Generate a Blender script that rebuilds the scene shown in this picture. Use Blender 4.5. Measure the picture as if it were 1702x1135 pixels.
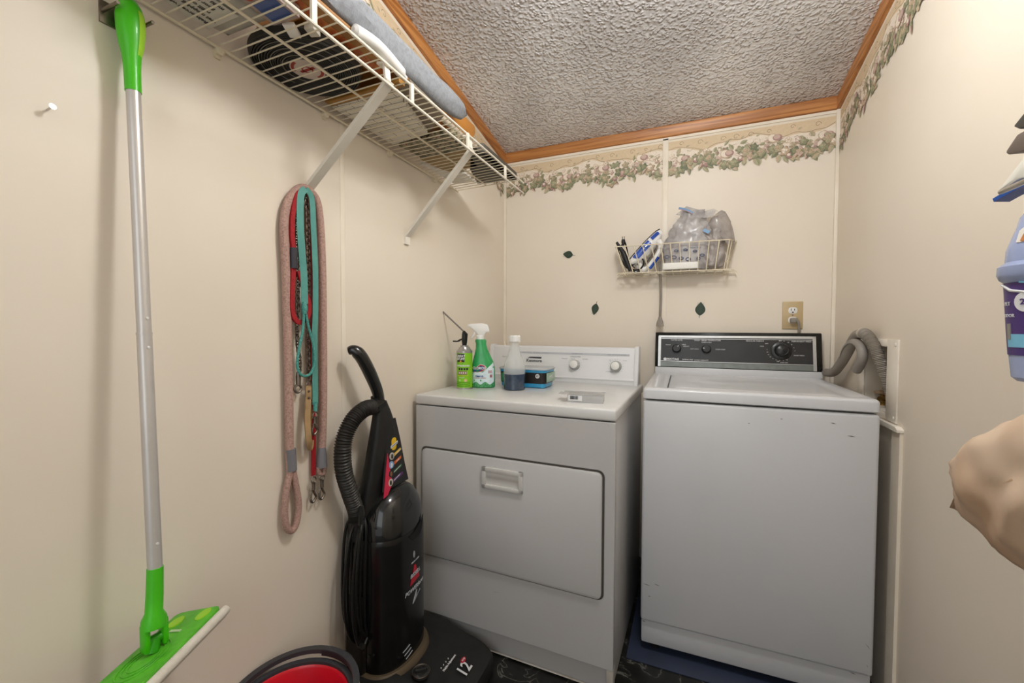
import bpy, bmesh, math, random
from mathutils import Vector, Matrix, noise
random.seed(7)
PI = math.pi
for o in list(bpy.data.objects): bpy.data.objects.remove(o)
SC = bpy.context.scene
COL = SC.collection

# ---------------------------------------------------------------- camera
YAW, PITCH, ROLL, FPX = .4009, .0310, .0026, 701.18
CAM = Vector((0, 0, 1.1657))
_f = Vector((-math.sin(YAW), math.cos(YAW), 0)); _r = Vector((math.cos(YAW), math.sin(YAW), 0)); _u = Vector((0, 0, 1))
_f2 = _f*math.cos(PITCH) - _u*math.sin(PITCH); _u2 = _u*math.cos(PITCH) + _f*math.sin(PITCH)
_r3 = _r*math.cos(ROLL) + _u2*math.sin(ROLL); _u3 = _u2*math.cos(ROLL) - _r*math.sin(ROLL)
cd = bpy.data.cameras.new('camera'); cam = bpy.data.objects.new('camera', cd); COL.objects.link(cam)
cd.sensor_width = 36; cd.lens = FPX/1702*36; cd.clip_start = .02; cd.clip_end = 50
cam.matrix_world = Matrix(((_r3.x, _u3.x, -_f2.x, CAM.x), (_r3.y, _u3.y, -_f2.y, CAM.y), (_r3.z, _u3.z, -_f2.z, CAM.z), (0, 0, 0, 1)))
SC.camera = cam

# ---------------------------------------------------------------- world, lamp, fill light, exposure
w = bpy.data.worlds.new('world'); SC.world = w; w.use_nodes = True
w.node_tree.nodes['Background'].inputs[0].default_value = (.95, .98, 1, 1)
w.node_tree.nodes['Background'].inputs[1].default_value = .4
SC.view_settings.view_transform = 'Standard'; SC.view_settings.look = 'None'
SC.view_settings.gamma = 1; SC.view_settings.exposure = 0.55; SC.view_settings.use_curve_mapping = False
LAMP = Vector((.0, .86, 2.18))
ld = bpy.data.lights.new('ceiling_lamp_light', 'POINT'); ld.shadow_soft_size = .10; ld.energy = 18; ld.color = (.95, .98, 1.0)
lo = bpy.data.objects.new('ceiling_lamp_light', ld); lo.location = LAMP; COL.objects.link(lo)
ld2 = bpy.data.lights.new('added_fill_light', 'AREA'); ld2.shape = 'RECTANGLE'; ld2.size = 1.2; ld2.size_y = 1.6; ld2.energy = 5.5; ld2.color = (.95, .98, 1.0)  # soft fill added behind the camera, not a lamp of the house
lo2 = bpy.data.objects.new('added_fill_light', ld2); lo2.location = (-.1, -1.3, 1.6); lo2.rotation_euler = (PI/2, 0, 0); COL.objects.link(lo2)

# ---------------------------------------------------------------- helpers
def lin(c): return c/12.92 if c <= .04045 else ((c+.055)/1.055)**2.4
def rgb(h):
    if isinstance(h, str):
        h = h.lstrip('#'); return tuple(lin(int(h[i:i+2], 16)/255) for i in (0, 2, 4)) + (1,)
    return tuple(h) + (1,) if len(h) == 3 else tuple(h)
_M = {}
def mat(name, color, rough=.5, metal=0, spec=.5, coat=0, var=None, bump=None, alpha=1, trans=0, ior=1.45, sub=0):
    """var=(scale, other colour, amount); bump=(scale, strength)"""
    if name in _M: return _M[name]
    m = bpy.data.materials.new(name); m.use_nodes = True; nt = m.node_tree; b = nt.nodes['Principled BSDF']
    b.inputs['Base Color'].default_value = rgb(color); b.inputs['Roughness'].default_value = rough
    b.inputs['Metallic'].default_value = metal; b.inputs['Specular IOR Level'].default_value = spec
    b.inputs['Coat Weight'].default_value = coat; b.inputs['Alpha'].default_value = alpha
    b.inputs['Transmission Weight'].default_value = trans; b.inputs['IOR'].default_value = ior
    tc = nt.nodes.new('ShaderNodeTexCoord')
    if var is None: var = (18, color, 0)
    sc, oc, am = var
    n = nt.nodes.new('ShaderNodeTexNoise'); n.inputs['Scale'].default_value = sc; n.inputs['Detail'].default_value = 5
    nt.links.new(tc.outputs['Object'], n.inputs['Vector'])
    mr = nt.nodes.new('ShaderNodeMapRange'); mr.inputs[1].default_value = .42; mr.inputs[2].default_value = .68
    mr.inputs[3].default_value = 0; mr.inputs[4].default_value = am
    nt.links.new(n.outputs['Fac'], mr.inputs[0])
    mx = nt.nodes.new('ShaderNodeMix'); mx.data_type = 'RGBA'
    mx.inputs[6].default_value = rgb(color); mx.inputs[7].default_value = rgb(oc)
    nt.links.new(mr.outputs[0], mx.inputs[0]); nt.links.new(mx.outputs[2], b.inputs['Base Color'])
    if bump:
        n2 = nt.nodes.new('ShaderNodeTexNoise'); n2.inputs['Scale'].default_value = bump[0]; n2.inputs['Detail'].default_value = 3
        nt.links.new(tc.outputs['Object'], n2.inputs['Vector'])
        bp = nt.nodes.new('ShaderNodeBump'); bp.inputs['Strength'].default_value = bump[1]; bp.inputs['Distance'].default_value = .002
        nt.links.new(n2.outputs['Fac'], bp.inputs['Height']); nt.links.new(bp.outputs['Normal'], b.inputs['Normal'])
    _M[name] = m; return m

def P(px, py, ax, v):
    """the point where the sight line of a photo pixel meets a real plane of the room"""
    d = _f2 + _r3*((px-851)/FPX) - _u3*((py-567.5)/FPX); i = 'XYZ'.index(ax)
    return CAM + d*((v-CAM[i])/d[i])

class MB:
    def __init__(s): s.bm = bmesh.new(); s.mats = []
    def mi(s, m):
        if m is None: return 0
        if m not in s.mats: s.mats.append(m)
        return s.mats.index(m)
    def box(s, a, b, bev=0, seg=2, m=None, M=None):
        bm = bmesh.new()
        x0, y0, z0 = a; x1, y1, z1 = b
        bmesh.ops.create_cube(bm, size=1)
        for v in bm.verts: v.co = Vector(((x0+x1)/2+v.co.x*(x1-x0), (y0+y1)/2+v.co.y*(y1-y0), (z0+z1)/2+v.co.z*(z1-z0)))
        if bev: bmesh.ops.bevel(bm, geom=list(bm.edges), offset=bev, segments=seg, profile=.5, affect='EDGES')
        return s.add(bm, M, m)
    def add(s, bm, M=None, m=None):
        if M is not None: bmesh.ops.transform(bm, matrix=M, verts=bm.verts)
        k = s.mi(m); mp = {}
        for v in bm.verts: mp[v] = s.bm.verts.new(v.co)
        for f in bm.faces:
            try: nf = s.bm.faces.new([mp[v] for v in f.verts]); nf.material_index = k; nf.smooth = True
            except ValueError: pass
        bm.free(); return s
    def grid(s, rows, closeu=False, caps=False, m=None):
        """rows of points -> skin"""
        k = s.mi(m); R = [[s.bm.verts.new(p) for p in row] for row in rows]; n = len(R[0])
        for i in range(len(R)-1):
            for j in range(n if closeu else n-1):
                a, b, c, d = R[i][j], R[i][(j+1) % n], R[i+1][(j+1) % n], R[i+1][j]
                try: f = s.bm.faces.new((a, b, c, d)); f.material_index = k; f.smooth = True
                except ValueError: pass
        if caps:
            for row in (R[0][::-1], R[-1]):
                try: f = s.bm.faces.new(row); f.material_index = k; f.smooth = True
                except ValueError: pass
        return s
    def tube(s, pts, r, n=10, m=None, closed=False, caps=True, flat=None):
        """r may be a number or list; flat=(half width, half thickness, up vector) gives a strap"""
        pts = [Vector(p) for p in pts]; rr = r if isinstance(r, (list, tuple)) else [r]*len(pts)
        rows = []; N = None; c = len(pts)
        for i, p in enumerate(pts):
            if closed: t = pts[(i+1) % c]-pts[(i-1) % c]
            else: t = pts[min(i+1, c-1)]-pts[max(i-1, 0)]
            if t.length < 1e-9: t = Vector((0, 0, 1))
            t.normalize()
            if N is None:
                N = t.orthogonal().normalized() if flat is None else (Vector(flat[2])-t*t.dot(Vector(flat[2]))).normalized()
            elif flat is None: N = (N-t*t.dot(N)).normalized()
            else:
                N2 = (Vector(flat[2])-t*t.dot(Vector(flat[2])))
                N = N2.normalized() if N2.length > 1e-4 else N
            B = t.cross(N)
            a, b = (rr[i], rr[i]) if flat is None else (flat[0], flat[1])
            if flat is None: rows.append([p+N*(a*math.cos(2*PI*k/n))+B*(b*math.sin(2*PI*k/n)) for k in range(n)])
            else: rows.append([p+B*a+N*b, p-B*a+N*b, p-B*a-N*b, p+B*a-N*b])
        if closed: rows.append(rows[0])
        return s.grid(rows, True, caps and not closed, m)
    def lathe(s, prof, c=(0, 0, 0), n=32, m=None, M=None, sx=1, sy=1, caps=True):
        bm2 = MB(); rows = [[Vector((c[0]+r*sx*math.cos(2*PI*k/n), c[1]+r*sy*math.sin(2*PI*k/n), c[2]+z)) for k in range(n)] for r, z in prof]
        bm2.grid(rows, True, caps); return s.add(bm2.bm, M, m)
    def prism(s, poly, ax, a, b, m=None, bev=0):
        """polygon in the two other axes, extruded along ax from a to b"""
        bm = bmesh.new(); i = 'XYZ'.index(ax)
        def mk(p, t):
            q = list(p); q.insert(i, t); return Vector(q)
        A = [bm.verts.new(mk(p, a)) for p in poly]; B = [bm.verts.new(mk(p, b)) for p in poly]
        bm.faces.new(A[::-1]); bm.faces.new(B); n = len(poly)
        for k in range(n): bm.faces.new((A[k], A[(k+1) % n], B[(k+1) % n], B[k]))
        bmesh.ops.recalc_face_normals(bm, faces=bm.faces)
        if bev: bmesh.ops.bevel(bm, geom=list(bm.edges), offset=bev, segments=2, profile=.5, affect='EDGES')
        return s.add(bm, None, m)
    def poly(s, pts, m=None):
        f = s.bm.faces.new([s.bm.verts.new(p) for p in pts]); f.material_index = s.mi(m); return s
    def xf(s, M): bmesh.ops.transform(s.bm, matrix=M, verts=s.bm.verts); return s
    def disp(s, fn):
        for v in s.bm.verts: v.co = fn(v.co.copy())
        return s
    def build(s, name, m=None, parent=None, weld=False, sharp=35, recalc=True):
        if weld: bmesh.ops.remove_doubles(s.bm, verts=s.bm.verts, dist=1e-5)
        if recalc: bmesh.ops.recalc_face_normals(s.bm, faces=s.bm.faces)
        me = bpy.data.meshes.new(name); s.bm.to_mesh(me); s.bm.free()
        if s.mats:
            for q in s.mats: me.materials.append(q)
        elif m: me.materials.append(m)
        for p in me.polygons: p.use_smooth = True
        me.set_sharp_from_angle(angle=math.radians(sharp))
        o = bpy.data.objects.new(name, me); COL.objects.link(o)
        if parent:
            o.parent = parent; o.matrix_parent_inverse = Matrix.Identity(4)
            # shapes are written in world space; move them into the parent's frame
            me.transform(world_of(parent).inverted())
        return o
def world_of(o):
    M = Matrix.LocRotScale(o.location, o.rotation_euler, o.scale)
    return world_of(o.parent) @ M if o.parent else M
def tag(o, label=None, cat=None, group=None, kind=None):
    if label: o['label'] = label
    if cat: o['category'] = cat
    if group: o['group'] = group
    if kind: o['kind'] = kind
    return o
def thing(name, label, cat, loc=(0, 0, 0), rz=0, group=None):
    o = bpy.data.objects.new(name, None); o.location = loc; o.rotation_euler = (0, 0, rz); o.empty_display_size = .05
    COL.objects.link(o); return tag(o, label, cat, group)
def struct(o): o['kind'] = 'structure'; return o
def copy_tree(o, parent=None):
    c = o.copy(); COL.objects.link(c); c.parent = parent
    for ch in list(o.children): copy_tree(ch, c)
    return c
def txt_verts(s, size, extr=.0003, bold=0, shear=0, align='CENTER'):
    cu = bpy.data.curves.new('t', 'FONT'); cu.body = s; cu.size = size; cu.extrude = extr; cu.offset = bold; cu.shear = shear
    cu.align_x = align; cu.align_y = 'CENTER'; cu.resolution_u = 2
    ob = bpy.data.objects.new('t', cu); COL.objects.link(ob); bpy.context.view_layer.update()
    dg = bpy.context.evaluated_depsgraph_get(); me = bpy.data.meshes.new_from_object(ob.evaluated_get(dg))
    bpy.data.objects.remove(ob); bpy.data.curves.remove(cu); return me
def text(mb, s, size, fn, m, bold=0, shear=0, align='CENTER', sx=1, extr=.0003):
    """add lettering to mb; fn maps (x along the line, y up, z out) to a point"""
    me = txt_verts(s, size, extr, bold, shear, align); k = mb.mi(m)
    vs = [mb.bm.verts.new(fn(v.co.x*sx, v.co.y, v.co.z)) for v in me.vertices]
    for p in me.polygons:
        try: f = mb.bm.faces.new([vs[i] for i in p.vertices]); f.material_index = k
        except ValueError: pass
    bpy.data.meshes.remove(me); return mb
def plane_map(o, ex, ey):
    o = Vector(o); ex = Vector(ex).normalized(); ey = Vector(ey).normalized(); ez = ex.cross(ey)
    return lambda x, y, z: o+ex*x+ey*y+ez*(z+.0006)
def flat(mb, pts2, fn, m, lift=0):
    """a small printed shape: 2D outline laid on a surface map, with a little thickness"""
    k = mb.mi(m); T = [mb.bm.verts.new(fn(x, y, .0004+lift)) for x, y in pts2]; B = [mb.bm.verts.new(fn(x, y, -.0006)) for x, y in pts2]
    n = len(pts2); fs = [T, B[::-1]]+[[B[i], B[(i+1) % n], T[(i+1) % n], T[i]] for i in range(n)]
    for q in fs:
        try: f = mb.bm.faces.new(q); f.material_index = k
        except ValueError: pass
def rect(x0, y0, x1, y1): return [(x0, y0), (x1, y0), (x1, y1), (x0, y1)]
def circ(cx, cy, r, n=20, ry=None): return [(cx+r*math.cos(2*PI*i/n), cy+(ry or r)*math.sin(2*PI*i/n)) for i in range(n)]
def rrect(x0, y0, x1, y1, r, n=5):
    out = []
    for cx, cy, a in ((x1-r, y1-r, 0), (x0+r, y1-r, 90), (x0+r, y0+r, 180), (x1-r, y0+r, 270)):
        for i in range(n+1):
            t = math.radians(a+90*i/n); out.append((cx+r*math.cos(t), cy+r*math.sin(t)))
    return out
def spline(pts, n=8, closed=False):
    pts = [Vector(p) for p in pts]; out = []; c = len(pts); rng = c if closed else c-1
    for i in range(rng):
        if closed: p0, p1, p2, p3 = pts[(i-1) % c], pts[i], pts[(i+1) % c], pts[(i+2) % c]
        else: p0, p1, p2, p3 = pts[max(i-1, 0)], pts[i], pts[i+1], pts[min(i+2, c-1)]
        for k in range(n):
            t = k/n; out.append(.5*((2*p1)+(p2-p0)*t+(2*p0-5*p1+4*p2-p3)*t*t+(-p0+3*p1-3*p2+p3)*t**3))
    if not closed: out.append(pts[-1])
    return out
def lerp(a, b, t): return a+(b-a)*t
def sell(cx, cy, z, hx, hy, e=2.5, n=40):
    out = []
    for k in range(n):
        t = 2*PI*k/n; c, s = math.cos(t), math.sin(t)
        out.append(Vector((cx+hx*math.copysign(abs(c)**(2/e), c), cy+hy*math.copysign(abs(s)**(2/e), s), z)))
    return out

# ---------------------------------------------------------------- materials
def wall_mat():
    m = mat('cream wall panel', '#e8ddcd', .42, var=(2.2, '#e2d5c3', .5), bump=(45, .05), spec=.35)
    return m
WALL = wall_mat()
BATTEN = mat('batten paint', '#eee4d4', .4, spec=.4, var=(9, '#e2d4bf', .5))
PANELW = mat('access cover', '#ebe3d6', .45, var=(8, '#d0c2ae', .5))
ENAM = mat('white enamel', '#cbcbcd', .28, spec=.5, coat=.2, var=(3, '#c2c5c6', .4))
ENAM2 = mat('dryer enamel', '#bfbebd', .3, spec=.5, coat=.15, var=(3, '#bdbbb9', .5))
BLK = mat('black plastic', '#141414', .22, spec=.5, var=(20, '#1f1e1c', .5))
BLKD = mat('dull black plastic', '#191817', .5, var=(25, '#24221f', .6))
DARK = mat('shadow gap', '#0a0908', .8)
CHROME = mat('chrome', '#c9c6c2', .22, metal=1, var=(40, '#a8a39c', .5))
DCHROME = mat('worn nickel', '#8f857a', .38, metal=1, var=(60, '#6e655b', .6))
WIRE = mat('vinyl coated wire', '#e6dfd0', .4, var=(30, '#d8cfbc', .5))
WIREY = mat('yellowed vinyl wire', '#e2d6bd', .42, var=(30, '#d3c4a5', .5))
WHITEP = mat('white plastic', '#e8e6e2', .35, var=(12, '#dcdad6', .4))
PRINTW = mat('white print', '#dcdcdc', .5)
PRINTG = mat('grey print', '#8f9193', .5)
PRINTK = mat('black print', '#262626', .5)
GREYP = mat('grey plastic hose', '#8f877c', .5, var=(14, '#7e766b', .5))

def ceiling_mat():
    m = bpy.data.materials.new('popcorn ceiling'); m.use_nodes = True; nt = m.node_tree; b = nt.nodes['Principled BSDF']
    tc = nt.nodes.new('ShaderNodeTexCoord'); N = nt.nodes.new; L = nt.links.new
    n1 = N('ShaderNodeTexNoise'); n1.inputs['Scale'].default_value = 40; n1.inputs['Detail'].default_value = 2
    L(tc.outputs['Object'], n1.inputs['Vector'])
    va = N('ShaderNodeVectorMath'); va.operation = 'MULTIPLY_ADD'; va.inputs[1].default_value = (.02, .02, .02)
    L(n1.outputs['Color'], va.inputs[0]); L(tc.outputs['Object'], va.inputs[2])
    v = N('ShaderNodeTexVoronoi'); v.inputs['Scale'].default_value = 88; v.feature = 'SMOOTH_F1'; v.inputs['Smoothness'].default_value = .8; v.inputs['Randomness'].default_value = 1
    L(va.outputs[0], v.inputs['Vector'])
    n3 = N('ShaderNodeTexNoise'); n3.inputs['Scale'].default_value = 55; n3.inputs['Detail'].default_value = 1
    L(tc.outputs['Object'], n3.inputs['Vector'])
    m1 = N('ShaderNodeMapRange'); m1.interpolation_type = 'SMOOTHSTEP'; m1.inputs[1].default_value = .75; m1.inputs[2].default_value = .0; L(v.outputs['Distance'], m1.inputs[0])
    m2 = N('ShaderNodeMapRange'); m2.inputs[1].default_value = .25; m2.inputs[2].default_value = .7; L(n3.outputs['Fac'], m2.inputs[0])
    sub = N('ShaderNodeMath'); sub.operation = 'MULTIPLY'; L(m1.outputs[0], sub.inputs[0]); L(m2.outputs[0], sub.inputs[1])
    bp = N('ShaderNodeBump'); bp.inputs['Strength'].default_value = 1; bp.inputs['Distance'].default_value = .010
    L(sub.outputs[0], bp.inputs['Height']); L(bp.outputs['Normal'], b.inputs['Normal'])
    n2 = N('ShaderNodeTexNoise'); n2.inputs['Scale'].default_value = 1.6; n2.inputs['Detail'].default_value = 4
    L(tc.outputs['Object'], n2.inputs['Vector'])
    cr = N('ShaderNodeValToRGB'); cr.color_ramp.elements[0].position = .35; cr.color_ramp.elements[0].color = rgb('#c2bebc')
    cr.color_ramp.elements[1].position = .6; cr.color_ramp.elements[1].color = rgb('#e6e3e1')
    L(n2.outputs['Fac'], cr.inputs[0]); L(cr.outputs[0], b.inputs['Base Color'])
    b.inputs['Roughness'].default_value = .24; b.inputs['Specular IOR Level'].default_value = 1.0
    return m
def oak_mat(name, ax):
    m = bpy.data.materials.new(name); m.use_nodes = True; nt = m.node_tree; b = nt.nodes['Principled BSDF']; N = nt.nodes.new; L = nt.links.new
    tc = N('ShaderNodeTexCoord'); mp = N('ShaderNodeMapping'); s = [60, 60, 60]; s[ax] = 2.5; mp.inputs['Scale'].default_value = s
    L(tc.outputs['Object'], mp.inputs['Vector']); n = N('ShaderNodeTexNoise'); n.inputs['Scale'].default_value = 1; n.inputs['Detail'].default_value = 6; n.inputs['Distortion'].default_value = .6
    L(mp.outputs[0], n.inputs['Vector']); cr = N('ShaderNodeValToRGB')
    cr.color_ramp.elements[0].position = .35; cr.color_ramp.elements[0].color = rgb('#9a5c26'); cr.color_ramp.elements[1].position = .62; cr.color_ramp.elements[1].color = rgb('#c98a4c')
    L(n.outputs['Fac'], cr.inputs[0]); L(cr.outputs[0], b.inputs['Base Color']); b.inputs['Roughness'].default_value = .4
    return m
def floor_mat():
    m = bpy.data.materials.new('black marble vinyl'); m.use_nodes = True; nt = m.node_tree; b = nt.nodes['Principled BSDF']; N = nt.nodes.new; L = nt.links.new
    tc = N('ShaderNodeTexCoord'); n = N('ShaderNodeTexNoise'); n.inputs['Scale'].default_value = 5.5; n.inputs['Detail'].default_value = 9; n.inputs['Distortion'].default_value = 1.6
    L(tc.outputs['Object'], n.inputs['Vector'])
    a = N('ShaderNodeMath'); a.operation = 'SUBTRACT'; a.inputs[1].default_value = .5; L(n.outputs['Fac'], a.inputs[0])
    ab = N('ShaderNodeMath'); ab.operation = 'ABSOLUTE'; L(a.outputs[0], ab.inputs[0])
    cr = N('ShaderNodeValToRGB'); e = cr.color_ramp.elements; e[0].position = 0; e[0].color = rgb('#6f6d66'); e[1].position = .009; e[1].color = rgb('#1b1b18')
    e2 = e.new(.12); e2.color = rgb('#0f0f0d')
    L(ab.outputs[0], cr.inputs[0]); L(cr.outputs[0], b.inputs['Base Color']); b.inputs['Roughness'].default_value = .35
    return m
CEIL = ceiling_mat(); OAKX = oak_mat('oak along the back', 0); OAKY = oak_mat('oak along the sides', 1); FLOOR = floor_mat()

# ---------------------------------------------------------------- room shell
XL, XR, YB, YF = -.985, .5667, 2.21, -1.4
ZC, ZT, SL = 2.144, 2.093, .1816
def zc(y): return ZC+(YB-y)*SL
def zt(y): return ZT+(YB-y)*SL
def slab(name, poly, ax, a, b, m): return struct(MB().prism(poly, ax, a, b).build(name, m, sharp=20))
slab('floor', [(XL-.1, YF), (XR+.1, YF), (XR+.1, YB+.1), (XL-.1, YB+.1)], 'Z', -.05, 0, FLOOR)
slab('ceiling', [(YF, zc(YF)), (YB+.1, zc(YB+.1)), (YB+.1, zc(YB+.1)+.05), (YF, zc(YF)+.05)], 'X', XL-.1, XR+.1, CEIL)
slab('wall_left', [(YF, 0), (YB+.1, 0), (YB+.1, zc(YB+.1)), (YF, zc(YF))], 'X', XL-.08, XL, WALL)
slab('wall_back', [(XL, 0), (XR, 0), (XR, zc(YB)), (XL, zc(YB))], 'Y', YB, YB+.08, WALL)
# right wall with the recessed valve box opening
HY0, HY1, HZ0, HZ1 = 1.660, 1.850, .905, 1.112
wr = MB()
for poly in ([(YF, 0), (HY0, 0), (HY0, zc(HY0)), (YF, zc(YF))], [(HY1, 0), (YB+.1, 0), (YB+.1, zc(YB+.1)), (HY1, zc(HY1))],
             [(HY0, 0), (HY1, 0), (HY1, HZ0), (HY0, HZ0)], [(HY0, HZ1), (HY1, HZ1), (HY1, zc(HY1)), (HY0, zc(HY0))]):
    wr.prism(poly, 'X', XR, XR+.12)
struct(wr.build('wall_right', WALL, sharp=20))
# oak trim at the ceiling
T = .014
t1 = MB(); t1.prism([(YB, ZT), (YB-T, ZT+.004), (YB-T, ZC-.004), (YB-T-.004, zc(YB-T)), (YB, ZC)], 'X', XL, XR); struct(t1.build('trim_1', OAKX))
for nm, x0, x1 in (('trim_2', XL, XL+T), ('trim_3', XR-T, XR)):
    slab(nm, [(YF, zt(YF)), (YB, zt(YB)), (YB, zc(YB)), (YF, zc(YF))], 'X', x0, x1, OAKY)
# battens over the panel seams and in the corners
def batten(name, a, b): struct(MB().box(a, b, .0012, 2).build(name, BATTEN))
batten('trim_4', (XL, .985, 0), (XL+.0015, 1.003, zt(.99)))
batten('trim_5', (-.139, YB-.006, 0), (-.113, YB, 2.088))
batten('trim_6', (XL, YB-.013, 0), (XL+.013, YB, ZT))
batten('trim_7', (XR-.013, YB-.013, 0), (XR, YB, ZT))
struct(MB().prism([(YB, ZT-.012), (YB-.006, ZT-.012), (YB-.006, ZT), (YB, ZT)], 'X', XL, XR).build('trim_8', BATTEN))
# cover frame round the valve box, the ledge under it and the lower access panel edge
fr = MB()
FO = (1.585, 1.905, .885, 1.135)
for a, b in (((FO[0], FO[2]), (HY0, FO[3])), ((HY1, FO[2]), (FO[1], FO[3])), ((HY0, HZ1), (HY1, FO[3])), ((HY0, FO[2]), (HY1, HZ0))):
    fr.box((XR-.005, a[0], a[1]), (XR, b[0], b[1]), .0015)
for y, z in ((1.60, 1.12), (1.60, .90), (1.89, 1.12)): fr.lathe([(0, 0), (.006, .0005), (.005, .002), (0, .003)], M=Matrix.Translation((XR-.005, y, z)) @ Matrix.Rotation(-PI/2, 4, 'Y'), n=12)
tag(fr.build('valve_box_cover', PANELW), 'white plastic cover frame round the recessed valve box in the right wall', 'wall box')
slab('trim_9', [(1.545, .868), (2.0, .868), (2.0, .882), (1.56, .882), (1.545, .875)], 'X', XR-.016, XR, PANELW)
slab('trim_10', [(1.548, 0), (1.60, 0), (1.60, .867), (1.548, .867)], 'X', XR-.008, XR, BATTEN)
vb = MB()
vb.box((XR+.085, HY0-.002, HZ0-.002), (XR+.09, HY1+.002, HZ1+.002)); vb.box((XR, HY0-.002, HZ0-.003), (XR+.09, HY1+.002, HZ0+.0005))
vb.box((XR, HY0-.002, HZ1), (XR+.09, HY1+.002, HZ1+.003)); vb.box((XR, HY1-.001, HZ0), (XR+.09, HY1+.003, HZ1)); vb.box((XR, HY0-.003, HZ0), (XR+.09, HY0, HZ1))
tag(vb.build('valve_box', PANELW), 'recessed cream box in the right wall that holds the water valves', 'wall box')
# valves
BRASS = mat('dull brass', '#8a6a35', .45, metal=.8, var=(60, '#5b4526', .7)); RUST = mat('valve wheel', '#9c8468', .6, var=(60, '#7a5f45', .7))
for i, (y, z, lab) in enumerate(((1.765, .935, 'brass water valve with a pale wheel nearer the drain hose'), (1.83, .915, 'brass water valve half hidden by the washer corner'))):
    t = thing('water_valve', lab, 'valve', (XR+.045, y, z))
    c = Vector((XR+.045, y, z))
    b = MB(); b.lathe([(.0, -.028), (.014, -.028), (.016, -.01), (.012, -.005), (.013, .01), (.008, .016), (.006, .03), (0, .03)], c, 14)
    b.tube([c+Vector((0, 0, 0)), c+Vector((-.035, -.01, 0))], .009, 12); b.build('valve_body', BRASS, t)
    hb = MB(); hb.lathe([(0, .028), (.016, .028), (.024, .031), (.024, .036), (.014, .040), (0, .038)], c, 18); hb.build('wheel', RUST, t)

# ---------------------------------------------------------------- ceiling lamp behind the camera's view
t = thing('ceiling_lamp', 'round frosted ceiling lamp just ahead of the doorway', 'lamp', (LAMP.x, LAMP.y, zc(LAMP.y)))
MB().lathe([(0, 0), (.15, 0), (.15, -.03), (0, -.03)], (LAMP.x, LAMP.y, zc(LAMP.y)+.005), 32).build('base_plate', CHROME, t)
gm = mat('lamp glass', '#fff4e2', .4); gb = gm.node_tree.nodes['Principled BSDF']; gb.inputs['Emission Color'].default_value = (1, .9, .76, 1); gb.inputs['Emission Strength'].default_value = 3
MB().lathe([(.14, 0), (.14, -.02), (.125, -.06), (.08, -.09), (0, -.10)], (LAMP.x, LAMP.y, zc(LAMP.y)-.03), 32).build('glass_shade', gm, t)

# ---------------------------------------------------------------- wallpaper borders
BC = {k: mat('border '+k, v, .6, var=(90, v2, .55)) for k, v, v2 in (
    ('tan', '#d6bf9d', '#dfcaab'), ('cream', '#ecdfcf', '#dccbb5'), ('line', '#e4d9c8', '#e4d9c8'), ('sage', '#979474', '#7d7c5e'), ('sage2', '#b0aa8b', '#9c9676'),
    ('moss', '#74785f', '#636850'), ('mauve', '#ae8c84', '#957069'), ('pink', '#cdb2a4', '#b89a8c'), ('plum', '#805c57', '#6b4945'), ('beige', '#c3ac90', '#ae9779'), ('vine', '#8f7a61', '#7a6650'))}
def leaf2(L, W, lobes=0, n=9):
    """outline halves of a leaf, tip at +x"""
    up = []
    for i in range(n+1):
        t = i/n; wv = W*math.sin(PI*min(1, t*1.0))**.8*(1-.35*t)
        if lobes: wv *= 1+.22*math.sin(t*PI*lobes*2)
        up.append((L*t, wv))
    return up
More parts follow.
